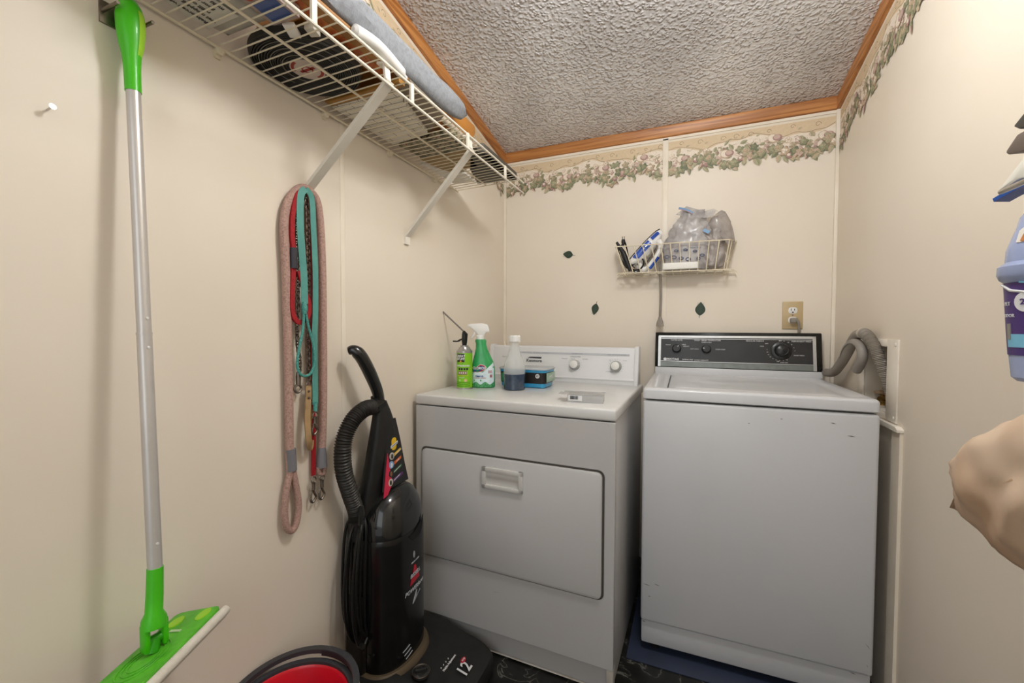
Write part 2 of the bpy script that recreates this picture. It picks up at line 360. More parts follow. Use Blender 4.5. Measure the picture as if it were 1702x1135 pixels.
def border(origin, eu, ez_slope, length, name, label, du=1.0, hgt=.165):
    """a strip of printed paper hanging down from the top line; eu = direction along the wall"""
    o = Vector(origin); eu = Vector(eu); nrm = Vector((0, 0, 1)).cross(eu)*du
    mb = MB(); lay = [0.0004]
    def Q(u, v, l=None):
        return o+eu*u+Vector((0, 0, u*ez_slope+v))+nrm*(l if l is not None else lay[0])
    def shape(pts, m):
        lay[0] += .0000016
        try: mb.poly([Q(u, v) for u, v in pts], BC[m])
        except ValueError: pass
    def strip(f0, f1, m, n=None):
        lay[0] += .0000030; n = n or int(length/.008)
        mb.grid([[Q(length*i/n, f0(length*i/n)), Q(length*i/n, f1(length*i/n))] for i in range(n+1)], m=BC[m])
    strip(lambda u: 0, lambda u: -hgt*.62, 'tan'); strip(lambda u: 0, lambda u: -.010, 'line')
    wave = lambda u: -.055+.012*math.sin(u*17)+.006*math.sin(u*41+1)
    bot = lambda u: -hgt*.78-.015*math.sin(u*23+.7)-.011*math.sin(u*57)
    strip(wave, bot, 'cream')
    rnd = random.Random(11)
    def leaf(u, v, a, L, W, m1, m2, lob=0):
        up = leaf2(L, W, lob); c, s = math.cos(a), math.sin(a)
        R = lambda x, y: (u+x*c-y*s, v+x*s+y*c)
        shape([R(x, y) for x, y in up]+[R(up[-1][0], 0), R(0, 0)], m1)
        shape([R(x, -y) for x, y in up]+[R(up[-1][0], 0), R(0, 0)], m2)
    def blob(u, v, r, m, k=6):
        ph = rnd.random()*6; shape([(u+r*(1+.15*math.sin(k*t+ph))*math.cos(t), v+r*(1+.15*math.sin(k*t+ph))*math.sin(t)) for t in [2*PI*i/18 for i in range(18)]], m)
    # scrolling vine and curls in the tan strip
    def vine(pts, w, m):
        lay[0] += .0000030; n = len(pts)
        rows = []
        for i in range(n):
            a = pts[max(i-1, 0)]; b = pts[min(i+1, n-1)]; d = Vector((b[0]-a[0], b[1]-a[1])); d = d.normalized() if d.length > 0 else Vector((1, 0))
            rows.append([Q(pts[i][0]-d.y*w, pts[i][1]+d.x*w), Q(pts[i][0]+d.y*w, pts[i][1]-d.x*w)])
        mb.grid(rows, m=BC[m])
    vine([(length*i/400, wave(length*i/400)+.006+.003*math.sin(i*.3)) for i in range(401)], .0009, 'vine')
    u = .02
    while u < length-.02:
        k = rnd.random()
        r0 = .008+.006*k; cx, cy = u, -.034+.008*rnd.random()
        vine([(cx+r0*(1-t/9)*math.cos(t), cy+r0*(1-t/9)*math.sin(t)) for t in [i*.4 for i in range(16)]], .0009, 'vine')
        if rnd.random() < .7: leaf(u+.02, -.045, rnd.uniform(.2, 1.2), .018, .005, 'sage2', 'beige')
        u += .05+.05*rnd.random()
    # flowers, fruit and leaves, one drop at a time
    def ring(u, v, r, lob, amp, ph, k=24): return [(u+r*(1+amp*math.cos(lob*t+ph))*math.cos(t), v+r*(1+amp*math.cos(lob*t+ph))*math.sin(t)) for t in [2*PI*i/k for i in range(k)]]
    def vineleaf(u, v, r, c):
        ph = rnd.random()*6.28; dk, md, lt_ = c
        shape(ring(u, v, r, 5, .20, ph, 30), dk); shape(ring(u-r*.06, v+r*.08, r*.86, 5, .20, ph, 30), md); shape(ring(u-r*.2, v+r*.22, r*.5, 3, .2, ph), lt_)
        for q in range(5):
            a = -ph/5+2*PI*q/5; vine([(u, v), (u+r*.8*math.cos(a), v+r*.8*math.sin(a))], .0005, dk)
    def flower(u, v, r, c):
        for q in range(5):
            a = 2*PI*q/5+rnd.random()*.5; shape(ring(u+r*.6*math.cos(a), v+r*.6*math.sin(a), r*.55, 2, .1, a, 14), c[0]); shape(ring(u+r*.55*math.cos(a), v+r*.6*math.sin(a)+r*.05, r*.38, 2, .1, a, 14), c[1])
        shape(ring(u, v, r*.25, 0, 0, 0, 10), 'beige')
    GRN_ = [('moss', 'sage', 'sage2'), ('vine', 'sage2', 'beige'), ('moss', 'sage', 'beige'), ('moss', 'moss', 'sage'), ('vine', 'beige', 'cream')]
    PNK_ = [('vine', 'pink', 'cream'), ('plum', 'mauve', 'pink'), ('vine', 'pink', 'beige')]
    u = 0
    while u < length:
        for _ in range(3):
            uu = u+rnd.uniform(-.02, .02); vv = rnd.uniform(-.120, -.062); q = rnd.random()
            if q < .35: leaf(uu, vv, rnd.uniform(0, 6.28), rnd.uniform(.020, .036), rnd.uniform(.007, .011), 'sage2', rnd.choice(['beige', 'sage']), 0)
            elif q < .5: flower(uu, vv, rnd.uniform(.009, .014), rnd.choice([('beige', 'cream'), ('pink', 'cream')]))
            elif q < .78: vineleaf(uu, vv, rnd.uniform(.011, .017), rnd.choice([('vine', 'sage2', 'beige'), ('beige', 'cream', 'cream'), ('moss', 'sage', 'sage2'), ('vine', 'pink', 'cream')]))
            else: vine([(uu, vv), (uu+.012, vv+rnd.uniform(-.01, .01)), (uu+.026, vv+rnd.uniform(-.014, .014))], .0007, 'vine')
        u += .026
    u = -.005; n_ = 0
    while u < length+.01:
        b = bot(min(max(u, 0), length)); k = n_ % 9
        for _ in range(2):
            leaf(u+rnd.uniform(-.016, .016), b+rnd.uniform(.0, .03), rnd.uniform(-2.6, -.5), rnd.uniform(.028, .044), rnd.uniform(.008, .013), *rnd.choice([('moss', 'sage'), ('sage', 'sage2'), ('vine', 'pink'), ('sage2', 'beige')]), 0)
        if k in (0, 1, 3, 5, 6): vineleaf(u+rnd.uniform(-.006, .006), b+rnd.uniform(.004, .030), rnd.uniform(.017, .024), rnd.choice(GRN_))
        if k == 4: vineleaf(u, b+.012, .018, rnd.choice(PNK_)); vineleaf(u+.01, b+.052, .016, rnd.choice(GRN_))
        if k == 2:
            shape(ring(u, b+.014, .0135, 0, 0, 0), 'plum'); shape(ring(u-.001, b+.015, .0115, 0, 0, 0), 'mauve'); shape(ring(u-.003, b+.018, .006, 0, 0, 0), 'cream')
        if k == 7:
            for q in range(12): shape(ring(u+rnd.uniform(-.018, .018), b+.040+rnd.uniform(-.022, .026), .0055, 0, 0, 0, 10), rnd.choice(['pink', 'mauve', 'pink', 'cream']))
        if k == 8: shape(ring(u, b+.058, .021, 2, .08, 1), 'beige'); shape(ring(u-.002, b+.060, .017, 2, .08, 1), 'cream'); shape(ring(u+.016, b+.060, .016, 2, .15, 0), 'mauve'); shape(ring(u+.014, b+.063, .011, 2, .15, 0), 'pink'); vineleaf(u, b+.010, .020, GRN_[0])
        u += .021; n_ += 1
    # keep everything between the ends
    ends = [v for v in mb.bm.verts]
    for v in ends:
        q = (v.co-o).dot(eu)
        if q < 0: v.co -= eu*q
        if q > length: v.co -= eu*(q-length)
    return tag(mb.build(name, parent=None, recalc=False), label, 'wallpaper border')
border((XL+.013, YB, ZT-.012), (1, 0, 0), 0, XR-XL-.026, 'wallpaper_border', 'floral wallpaper border hanging below the oak trim on the back wall', -1, .19)
border((XL, 2.19, ZT-.0), (0, -1, 0), SL, 2.2, 'wallpaper_border', 'floral wallpaper border on the left wall behind the wire shelf', 1, .19)
border((XR, 2.195, ZT-.0), (0, -1, 0), SL, 1.6, 'wallpaper_border', 'floral wallpaper border running down the right wall', -1, .19)

# leaf stickers on the back wall
LG = mat('leaf green', '#26382c', .45, var=(120, '#3a4a38', .6)); LG2 = mat('leaf vein', '#4a5a44', .5)
def decal(px, py, ang, L, W, label):
    c = P(px, py, 'Y', YB-.0008); mb = MB(); n = 14; up = []
    for i in range(n+1):
        t = i/n; up.append((L*(t-.5), W*math.sin(PI*t**.85)*(1-.15*t)))
    up2 = up+[(x, -y) for x, y in up[::-1][1:-1]]+[]
    tail = [(-L/2, .0012), (-L/2-.012, .002), (-L/2-.012, .0005), (-L/2, -.0012)]
    fn0 = plane_map(c, (1, 0, 0), (0, 0, 1)); ca, sa = math.cos(ang), math.sin(ang)
    fn = lambda x, y, z: fn0(x*ca-y*sa, x*sa+y*ca, z)
    flat(mb, up2, fn, LG); flat(mb, tail, fn, LG)
    o = tag(mb.build('leaf_sticker', parent=None), label, 'wall sticker', 'green leaf stickers on the back wall')
    v = MB(); flat(v, [(-L/2, .0006), (L*.45, .0004), (L*.45, -.0004), (-L/2, -.0006)], fn, LG2, .0003)
    for i in range(2, 9):
        x = L*(i/11-.5)
        for s in (1, -1): flat(v, [(x, 0), (x+.0008, 0), (x+.014, s*W*.62), (x+.0132, s*W*.62)], fn, LG2, .0002)
    v.build('veins', None, o)
decal(944, 423, math.radians(170), .056, .021, 'dark green leaf sticker lying sideways, highest of the three on the back wall')
decal(989, 514, math.radians(258), .062, .020, 'dark green leaf sticker with its point up, above the dryer console')
decal(1164, 513, math.radians(86), .066, .024, 'dark green leaf sticker with its stem down, below the wire basket')
# nail
n0 = P(78, 183, 'X', XL); mb = MB(); mb.tube([n0, n0+Vector((.018, 0, .002))], .0016, 8); mb.tube([n0+Vector((.018, 0, .002)), n0+Vector((.0195, 0, .0022))], .0045, 12)
tag(mb.build('nail', CHROME), 'small steel nail sticking out of the left wall above the mop', 'nail')
# vinyl sheet under the washer
tag(MB().box((-.195, 1.50, 0), (XR-.01, YB-.01, .004), .001).build('floor_mat', mat('blue vinyl', '#2f374b', .5, var=(12, '#2a3040', .8))), 'dull blue vinyl sheet on the floor under the washer', 'floor mat')

# ================================================================ washer
def frame(loc, rz): return Matrix.Translation(loc) @ Matrix.Rotation(rz, 4, 'Z')
WW = .6703
WM = frame((-.1525, 1.5459, 0), .0145)
t = thing('washing_machine', 'white top-loading washing machine with a black control panel, right of the dryer', 'washing machine', WM.translation, .0145)
def loc_map(M, o, ex, ey):
    R = M.to_3x3(); return plane_map(M @ Vector(o), R @ Vector(ex), R @ Vector(ey))
b = MB(); b.box((0, 0, .121), (WW, .60, .914), .010, 3); b.xf(WM); cab = b.build('cabinet', ENAM, t)
b = MB(); b.box((.002, .012, .035), (WW-.002, .58, .1195), .006, 2); b.xf(WM); b.build('kick_panel', ENAM, t)
b = MB()
for x in (.05, WW-.05):
    for y in (.06, .55): b.lathe([(0, .004), (.02, .004), (.02, .012), (.008, .014), (.008, .04), (0, .04)], (x, y, 0), 14)
b.xf(WM); b.build('levelling_feet', BLKD, t)
# top deck with a raised rim and a sunk lid
deck = MB()
def drow(i, z, r=.012): return [Vector((x, y, z)) for x, y in rrect(i, i, WW-i, .655-i, max(.004, r-i*.3))]
def irow(i, z, r): return [Vector((x, y, z)) for x, y in rrect(i, .030+(i-.050)*.7, WW-i+.012, .560-(i-.050)*.7, r)]
deck.grid([drow(.004, .9185), drow(0, .9215), drow(0, .9475), drow(.0018, .9530), drow(.006, .9570), drow(.013, .9585)]+[irow(.046, .9585, .03), irow(.052, .9560, .026), irow(.060, .9515, .02), irow(.066, .9505, .016), irow(.30, .9505, .01)], True, True)
deck.xf(WM); deck.build('top_deck', ENAM, t)
lid = MB(); rows = []
for j in range(17):
    v = j/16; y = .045+v*.495; row = []
    for i in range(33):
        u = i/32; x = .0825+u*(WW-.0825-.058); e = min(1, min(u, 1-u)*16)*min(1, min(v, 1-v)*14)
        dish = -.0026*math.exp(-((v-.55-.25*(u-.5)**2)/.16)**2)*min(1, u*4)
        row.append(Vector((x, y, .9510+.0052*e**.5+dish*e)))
    rows.append(row)
lid.grid(rows); lid.xf(WM); lid.build('lid', ENAM, t, recalc=False, sharp=70)
g = MB(); g.box((.0780, .07, .9512), (.0805, .50, .9552)); g.box((.012, -.0006, .916), (WW-.012, .0, .9175)); g.xf(WM); g.build('seams', DARK, t)
# console: white riser, black panel in an aluminium frame, black surround
con = MB(); con.prism([(.572, .957), (.655, .957), (.655, .985), (.578, .985)], 'X', .006, WW+.002, bev=.002); con.xf(WM); con.build('console_riser', ENAM, t)
a0 = Vector((0, .580, .985)); a1 = Vector((0, .612, 1.147)); eyv = (a1-a0).normalized(); H = (a1-a0).length
sur = MB(); sur.prism([(.580, .984), (.655, .984), (.655, 1.14), (.648, 1.147), (.616, 1.149), (.610, 1.145)], 'X', .004, WW+.004, bev=.003); sur.xf(WM); sur.build('console_housing', BLK, t)
CX = loc_map(WM, (0, .580, .985), (1, 0, 0), eyv)
PF = mat('control panel black', '#1e1d1d', .3, spec=.6, var=(7, '#343436', .5))
al = mat('brushed aluminium', '#c9c8c6', .35, metal=.85, var=(40, '#b5b4b2', .4))
gr = MB()
flat(gr, rect(.030, .030, WW-.030, H-.024), CX, PF, .0012); pan = gr.build('control_panel', None, t)
fr = MB()
for q in (rect(.020, H-.024, WW-.018, H-.014), rect(.018, .003, .030, H-.016), rect(WW-.030, .003, WW-.018, H-.016)): flat(fr, q, CX, al, .003)
flat(fr, rect(.030, .003, WW-.030, .026), CX, mat('grey metal strip', '#7b807c', .35, metal=.5, var=(30, '#63675f', .5)), .0022)
for q in (rect(.030, .0275, WW-.030, .0300), rect(.030, H-.0300, WW-.030, H-.0278)): flat(fr, q, CX, al, .0022)
fr.build('panel_frame', None, t)
# end cap highlight
lt = MB()
tm = lambda x, y: (lambda a, b2, z: CX(x+a, y+b2, z+.0018))
def lab(s, x, y, size, al_='CENTER', bold=0): text(lt, s, size, tm(x, y), PRINTW, bold, align=al_)
ky = .088
lab('WATER LEVEL', .100, H-.036, .0085); lab('MEDIUM', .062, ky+.018, .006); lab('LARGE', .132, ky+.020, .006); lab('RESELECT', .142, ky+.012, .006)
lab('WASH - RINSE TEMPERATURE', .232, H-.036, .0085); lab('WARM-COLD', .228, ky+.032, .007); lab('HOT-COLD', .178, ky, .007); lab('COLD-COLD', .286, ky, .007)
lab('REGULAR FABRICS', .425, H-.036, .0085); lab('PERMANENT PRESS', .600, H-.036, .0085); lab('SOAK', .452, ky+.018, .006); lab('SPIN', .470, ky+.030, .006)
lab('OFF', .523, H-.034, .006); lab('SHORT WASH', .590, ky-.020, .006); lab('OFF', .512, ky-.048, .006); lab('DAMP DRY', .535, ky-.052, .006)
for k in range(15):
    a = math.radians(95-k*19 if k < 6 else 175+(k-6)*15)
    lab(str(14-2*(k % 7)), .523+.052*math.cos(a), ky+.044*math.sin(a), .0062)
lab('MAYTAG', .046+.012, .038, .013, 'LEFT', .0004); lab('DEPENDABLE', .125, .037, .008, 'LEFT'); lab('LARGE CAPACITY', .178, .036, .0075, 'LEFT')
flat(lt, circ(.050, .038, .008, 16, .006), tm(0, 0), PRINTW, .0004)
lt.build('lettering', None, pan)
KN = mat('knob black', '#242424', .3, var=(30, '#1a1a1a', .4))
def knob(M, cx, cy, parent, name, prof, m, mapf, n=28):
    o = mapf(cx, cy, 0); ex = (mapf(cx+.01, cy, 0)-o).normalized(); ey = (mapf(cx, cy+.01, 0)-o).normalized(); ez = ex.cross(ey)
    MM = Matrix(((ex.x, ey.x, ez.x, o.x), (ex.y, ey.y, ez.y, o.y), (ex.z, ey.z, ez.z, o.z), (0, 0, 0, 1)))
    b = MB(); b.lathe(prof, (0, 0, 0), n, M=MM); k = b.build(name, m, parent)
    return k, MM
kp = [(.0, 0), (.021, 0), (.021, .004), (.0175, .006), (.017, .020), (.0155, .023), (0, .0235)]
for cx, ang in ((.100, 55), (.228, 172)):
    k, MM = knob(WM, cx, ky, t, 'selector_knob', kp, KN, CX)
    p = MB(); a = math.radians(ang); p.box((.008, -.0012, .0225), (.0155, .0012, .0245), M=MM @ Matrix.Rotation(a, 4, 'Z')); p.build('pointer', PRINTW, k)
k, MM = knob(WM, .525, ky, t, 'timer_dial', [(0, 0), (.041, 0), (.041, .004), (.038, .006), (.028, .007), (.027, .022), (.024, .026), (.020, .024), (.012, .027), (0, .028)], KN, CX, 40)
# scuffs
sc = MB(); SF = loc_map(WM, (0, 0, 0), (1, 0, 0), (0, 0, 1)); scm = mat('scuff mark', '#6d665e', .6)
for x, z, L, a in ((.02, .255, .012, -8), (.055, .262, .010, -10), (.03, .215, .004, 0), (.012, .120, .006, -8), (.62, .122, .008, -10), (.655, .215, .010, -50), (.42, .882, .004, 0), (.555, .880, .008, -8), (.60, .845, .010, -5), (.33, .86, .003, 0), (.655, .155, .005, -60)):
    ca, sa = math.cos(math.radians(a)), math.sin(math.radians(a))
    flat(sc, [(x-L*ca, z-L*sa), (x, z-.0008), (x+L*ca, z+L*sa), (x, z+.0014)], SF, scm, -.0002)
sc.build('scuffs', None, cab)

# ================================================================ dryer
DW = .7516
DM = frame((-.9615, 1.3366, 0), -.0191)
t = thing('dryer', 'white front-loading dryer with a drop-down door, left of the washer', 'dryer', DM.translation, -.0191)
DF = loc_map(DM, (0, 0, 0), (1, 0, 0), (0, 0, 1))
# cabinet: front skin with the door opening
b = MB(); b.box((.004, .004, .010), (DW-.004, .66, .874), .006, 3)
x0, x1, z0, z1 = .028, .716, .306, .716
fz = [(.004, z0), (z1, .874)]
def loop(x0_, z0_, x1_, z1_, r, y): return [Vector((x, y, z)) for x, z in rrect(x0_, z0_, x1_, z1_, r)]
b.grid([loop(0, .086, DW, .874, .004, .02), loop(0, .086, DW, .874, .004, -.0045), loop(.0015, .0875, DW-.0015, .8725, .003, -.006), loop(x0-.006, z0-.006, x1+.006, z1+.006, .024, -.006), loop(x0-.0035, z0-.0035, x1+.0035, z1+.0035, .021, -.004), loop(x0-.0035, z0-.0035, x1+.0035, z1+.0035, .021, .02)], True)
b.xf(DM); cab = b.build('cabinet', ENAM2, t)
kk = MB(); kk.prism([(0, .0835), (.016, .078), (.016, .03), (.004, .006), (.6, .006), (.6, .0835)], 'X', .004, .730); kk.box((.730, -.005, .006), (DW, .03, .0855), .002); kk.xf(DM); kk.build('kick_panel', mat('dirty enamel', '#bfbbb4', .35, var=(14, '#a89c8c', .8)), t)
g = MB(); g.prism(rrect(x0-.003, z0-.003, x1+.003, z1+.003, .02), 'Y', -.0035, .003); g.xf(DM); g.build('door_gasket', mat('door gap', '#4c4741', .7), t)
d = MB(); d.prism(rrect(x0+.003, z0+.003, x1-.003, z1-.003, .017), 'Y', -.014, .0, bev=.004); d.xf(DM); door = d.build('door', ENAM2, t)
HM = mat('handle cup', '#cfcdc9', .35)
h = MB()
hx0, hx1, hz0, hz1 = .291, .447, .606, .680
for q in ((hx0, hz0, hx1, hz0+.014), (hx0, hz1-.016, hx1, hz1), (hx0, hz0, hx0+.016, hz1), (hx1-.016, hz0, hx1, hz1)): h.box((q[0], -.0215, q[1]), (q[2], -.013, q[3]), .0018)
h.box((hx0+.012, -.0146, hz0+.01), (hx1-.012, -.0142, hz1-.012))
h.prism([(-.0195, hz1-.030), (-.0195, hz1-.015), (-.014, hz1-.015), (-.0142, hz1-.040)], 'X', hx0+.014, hx1-.014)
h.xf(DM); hd = h.build('handle', HM, door)
s = MB(); text(s, 'Kenmore', .009, lambda x, y, z: DF((hx0+hx1)/2+x, hz1-.008+y, z+.0213), mat('embossed', '#c4c1bc', .4)); s.build('lettering', None, hd)
# top
top = MB(); top.box((-.002, -.008, .8775), (DW+.002, .66, .915), .007, 3); top.xf(DM); top.build('top', mat('dryer enamel lit top', '#d3d2d0', .28, coat=.2, var=(5, '#c6c4c1', .5)), t)  # cabinet enamel, lightened to put the overhead light into its colour
con = MB(); con.prism([(.584, .914), (.665, .914), (.665, 1.072), (.655, 1.080), (.625, 1.080), (.618, 1.074), (.590, .942), (.584, .938)], 'X', .004, .739, bev=.002); con.xf(DM); cn = con.build('console', mat('console white', '#d9d9d9', .35, var=(4, '#cfcfcf', .4)), t)
e0 = Vector((0, .5905, .942)); e1 = Vector((0, .618, 1.074)); ev = (e1-e0).normalized(); DC = loc_map(DM, (0, .5905, .942), (1, 0, 0), ev)
cp = MB()
for xx in (.004, .722): cp.prism([(.578, .914), (.666, .914), (.666, 1.078), (.655, 1.086), (.622, 1.086), (.612, 1.076), (.584, .944)], 'X', xx, xx+.018, bev=.002)
cp.box((.022, .5815, .934), (.722, .586, .9375)); cp.xf(DM); cp.build('console_end_caps', mat('console white', '#d9d9d9'), t)
l = MB(); PG2 = mat('pale grey print', '#b9bbc0', .5)
flat(l, rect(.13, .103, .70, .112), DC, PG2, .0004)
def dl(s_, x, y, size, m=PRINTG, bold=0): text(l, s_, size, lambda a, b2, z: DC(x+a, y+b2, z+.0008), m, bold)
dl('HEAVY DUTY  ·  80 SERIES  ·  6 CYCLES', .25, .1075, .008); dl('TEMPERATURE', .46, .1075, .008); dl('END OF CYCLE SIGNAL', .645, .1075, .008)
dl('Kenmore', .247, .068, .021, mat('dark grey print', '#3f4245', .5), .0004)
flat(l, [(.212, .082), (.225, .087), (.285, .087), (.283, .079), (.225, .081)], DC, mat('dark grey print', '#3f4245', .5), .0006)
dl('DELICATE', .40, .083, .006); dl('PERMANENT PRESS', .452, .094, .006); dl('COTTON', .50, .083, .006); dl('OFF', .615, .082, .006); dl('LOUD', .68, .082, .006)
dl('NORMAL', .61, .03, .006); dl('PUSH TO START', .64, .03, .006); dl('AUTOMATIC TERMINATION', .30, .028, .006); dl('TIMED DRY', .09, .083, .007); dl('COTTON', .17, .07, .006)
for cx in (.452, .642):
    for a in range(-40, 220, 20):
        aa = math.radians(a); flat(l, [(cx+.030*math.cos(aa), .055+.030*math.sin(aa)), (cx+.034*math.cos(aa), .055+.034*math.sin(aa)), (cx+.034*math.cos(aa)+.001, .055+.034*math.sin(aa)+.0008), (cx+.030*math.cos(aa)+.001, .055+.030*math.sin(aa)+.0008)], DC, PRINTG, .0003)
l.build('lettering', None, cn)
KB = mat('dial skirt', '#a9a9a7', .35); KW = mat('dial white', '#dedcd8', .3)
for cx in (.135, .452, .642):
    k, MM = knob(DM, cx, .055, t, 'dial', [(0, 0), (.026, 0), (.0255, .004), (.022, .012), (.0185, .022), (0, .0222)], KB, DC)
    c = MB(); c.lathe([(.0188, .020), (.018, .0235), (.0165, .0245), (0, .0248)], (0, 0, 0), 24, M=MM); c.build('cap', KW, k)
sc = MB(); DF2 = loc_map(DM, (0, -.006, 0), (1, 0, 0), (0, 0, 1))
for x, z, L, a in ((.012, .805, .002, 0), (.05, .842, .003, 0), (.73, .865, .004, -20), (.34, .235, .012, 5), (.735, .84, .006, -80)):
    ca, sa = math.cos(math.radians(a)), math.sin(math.radians(a)); flat(sc, [(x-L*ca, z-L*sa), (x, z-.0006), (x+L*ca, z+L*sa), (x, z+.001)], DF2, mat('soft scuff', '#a5a19b', .6), -.0003)
sc.build('scuffs', None, cab)

# ================================================================ outlet, cords, drain hose
c = P(1317, 524, 'Y', YB); t = thing('wall_outlet', 'tan duplex outlet plate on the back wall above the washer console', 'outlet', c)
OM = Matrix.Translation(c); PL = plane_map(c, (1, 0, 0), (0, 0, 1))
b = MB(); b.box((-.039, -.006, -.061), (.039, 0, .061), .003, 2, M=OM); b.build('cover_plate', mat('tan plate', '#c2ab82', .4, var=(20, '#b59d73', .4)), t)
for dz in (.021, -.021):
    b = MB(); b.prism(rrect(c.x-.017, c.z+dz-.0145, c.x+.017, c.z+dz+.0145, .012), 'Y', YB-.0085, YB-.004, bev=.001); sk = b.build('socket', WHITEP, t)
    b = MB()
    b.box((-.0075, -.0092, dz-.001), (-.0050, -.0080, dz+.009), M=OM); b.box((.0050, -.0092, dz), (.0075, -.0080, dz+.008), M=OM); b.lathe([(0, 0), (.003, 0), (.003, .0012), (0, .0012)], (0, 0, 0), 12, M=OM @ Matrix.Translation((0, -.0080, dz-.008)) @ Matrix.Rotation(PI/2, 4, 'X'))
    b.build('slots', DARK, sk)
b = MB(); b.lathe([(0, 0), (.003, 0), (.003, .0015), (0, .0015)], (0, 0, 0), 12, M=OM @ Matrix.Translation((0, -.006, 0)) @ Matrix.Rotation(PI/2, 4, 'X')); b.build('screw', DCHROME, t)
t = thing('power_cord', 'grey power cord plugged into the lower socket of the tan outlet', 'power cord', c+Vector((.006, -.02, -.022)))
b = MB(); b.box((-.012, -.035, -.034), (.016, -.009, -.012), .005, 2, M=OM); b.build('plug', GREYP, t)
b = MB(); b.tube(spline([c+Vector((.008, -.03, -.022)), c+Vector((.016, -.035, -.03)), c+Vector((.020, -.03, -.06)), c+Vector((.021, -.02, -.11)), c+Vector((.02, -.008, -.17)), c+Vector((.01, -.0065, -.26))]), .0055, 10); b.build('cord', GREYP, t)
# cord hanging from the basket to the washer
q0 = P(1097, 452, 'Y', 2.165); q1 = P(1097, 528, 'Y', 2.17)
t = thing('power_cord', 'grey power cord hanging from the wire basket to the left end of the washer console', 'power cord', q0)
b = MB(); b.tube(spline([q0+Vector((0, .0, .05)), q0+Vector((.001, 0, 0)), (q0+q1)/2+Vector((.004, 0, 0)), q1]), .0062, 10); b.build('cord', GREYP, t)
b = MB(); b.grid([sell(q1.x, q1.y, q1.z-.000+dz, hx, hy, 3, 16) for dz, hx, hy in ((.006, .006, .006), (-.006, .010, .009), (-.02, .015, .011), (-.042, .018, .012))], True, True); b.build('plug', GREYP, t)
# drain hose
HP = [(.524, 2.13, .985), (.528, 2.05, .995), (.531, 1.975, 1.035), (.532, 1.905, 1.085), (.533, 1.86, 1.125), (.534, 1.815, 1.148), (.536, 1.755, 1.150), (.545, 1.715, 1.115), (.562, 1.697, 1.055), (.583, 1.692, .985), (.595, 1.690, .907)]
t = thing('drain_hose', 'grey washer drain hose looping up from behind the console into the wall box', 'hose', (.522, 2.14, .97))
sp = spline(HP, 26); n = len(sp); cut = int(n*.57)
b = MB(); b.tube(sp[:cut+2], .0168, 16); b.build('smooth_hose', GREYP, t)
rb = []; pts = spline([sp[i] for i in range(cut, n, 6)]+[sp[-1]], 10)
for i in range(len(pts)): rb.append(.0168+.0015*math.sin(i*1.9))
b = MB(); b.tube(pts, rb, 16); b.build('corrugated_hose', GREYP, t)
b = MB(); b.tube([sp[cut-3], sp[cut+3]], .0182, 16); b.build('cuff', mat('pale cuff', '#b8ad9c', .5), t)
hk = [P(px, py, 'X', x_) for px, py, x_ in ((1403, 594, .528), (1408, 580, .528), (1416, 571, .528), (1425, 570, .528), (1432, 579, .529), (1433, 597, .53), (1424, 615, .532))]
b = MB(); path = spline(hk, 8); rows = []
for i, p in enumerate(path):
    tt = (path[min(i+1, len(path)-1)]-path[max(i-1, 0)]).normalized(); N = Vector((1, 0, 0)); B = tt.cross(N)
    row = []
    for k in range(10):
        a = math.radians(-100+200*k/9); row.append(p+B*(.0150*math.cos(a))+N*(.0150*math.sin(a)))
    for k in range(9, -1, -1):
        a = math.radians(-100+200*k/9); row.append(p+B*(.0136*math.cos(a))+N*(.0136*math.sin(a)))
    rows.append(row)
b.grid(rows, True, True); b.build('hose_guide', mat('hose guide grey', '#908981', .4), t)

# ================================================================ things on the dryer
ZD = .9152
# foam can
c = P(772, 645, 'Z', ZD); c.z = ZD; GRN = mat('lime label', '#7fc21f', .4, var=(20, '#76b51c', .4)); TIN = mat('tin', '#b9b6b4', .3, metal=.9)
t = thing('foam_can', 'lime green aerosol foam can with a black trigger and long grey straw', 'spray can', c)
r = .0325; h = .152
b = MB(); b.lathe([(0, 0), (r+.001, 0), (r+.001, .003), (r, .004), (r, h), (r+.001, h+.001), (r+.001, h+.004), (.027, h+.010), (.022, h+.020), (.017, h+.022), (.017, h+.027), (.012, h+.028), (0, h+.028)], c, 36); b.build('can', TIN, t)
face = math.atan2(-c.y, -c.x)   # the label's front looks at the doorway
def cyl(c, r, a0): return lambda x, y, z: Vector((c.x+(r+z)*math.cos(a0+x/r), c.y+(r+z)*math.sin(a0+x/r), c.z+y))
b = MB(); N = 40; b.grid([[cyl(c, r, 0)(r*2*PI*k/N, z, .0004) for k in range(N)] for z in (.006, h-.004)], True, m=GRN); lb = b.build('label', None, t)
F = cyl(c, r, face-.12); b = MB(); KP = PRINTK
def arc(b, x0, y0, x1, y1, m, lift=.0006):
    n = 8
    for i in range(n): flat(b, rect(lerp(x0, x1, i/n), y0, lerp(x0, x1, (i+1)/n), y1), F, m, lift)
arc(b, -.030, .112, .004, .146, KP); flat(b, [(-.030, .112), (.004, .112), (-.004, .104), (-.022, .104)], F, KP, .0006)
W2 = PRINTW; ORG = mat('orange print', '#e39a2e', .5)
text(b, 'GREAT', .013, lambda x, y, z: F(x-.013, .136+y, z+.0014), W2, .0004); text(b, 'STUFF', .013, lambda x, y, z: F(x-.013, .124+y, z+.0014), W2, .0004); flat(b, circ(-.012, .114, .004, 12), F, ORG, .001)
text(b, 'GAPS&CRACKS', .0085, lambda x, y, z: F(x-.004, .096+y, z+.0012), W2, .0004)
for k in range(4): flat(b, rect(-.022+k*.011, .078, -.014+k*.011, .087), F, KP, .0006)
arc(b, -.024, .060, .014, .074, mat('photo strip', '#8a6b5e', .5))
for k in range(4): flat(b, circ(-.018+k*.009, .067, .003, 8), F, W2, .001)
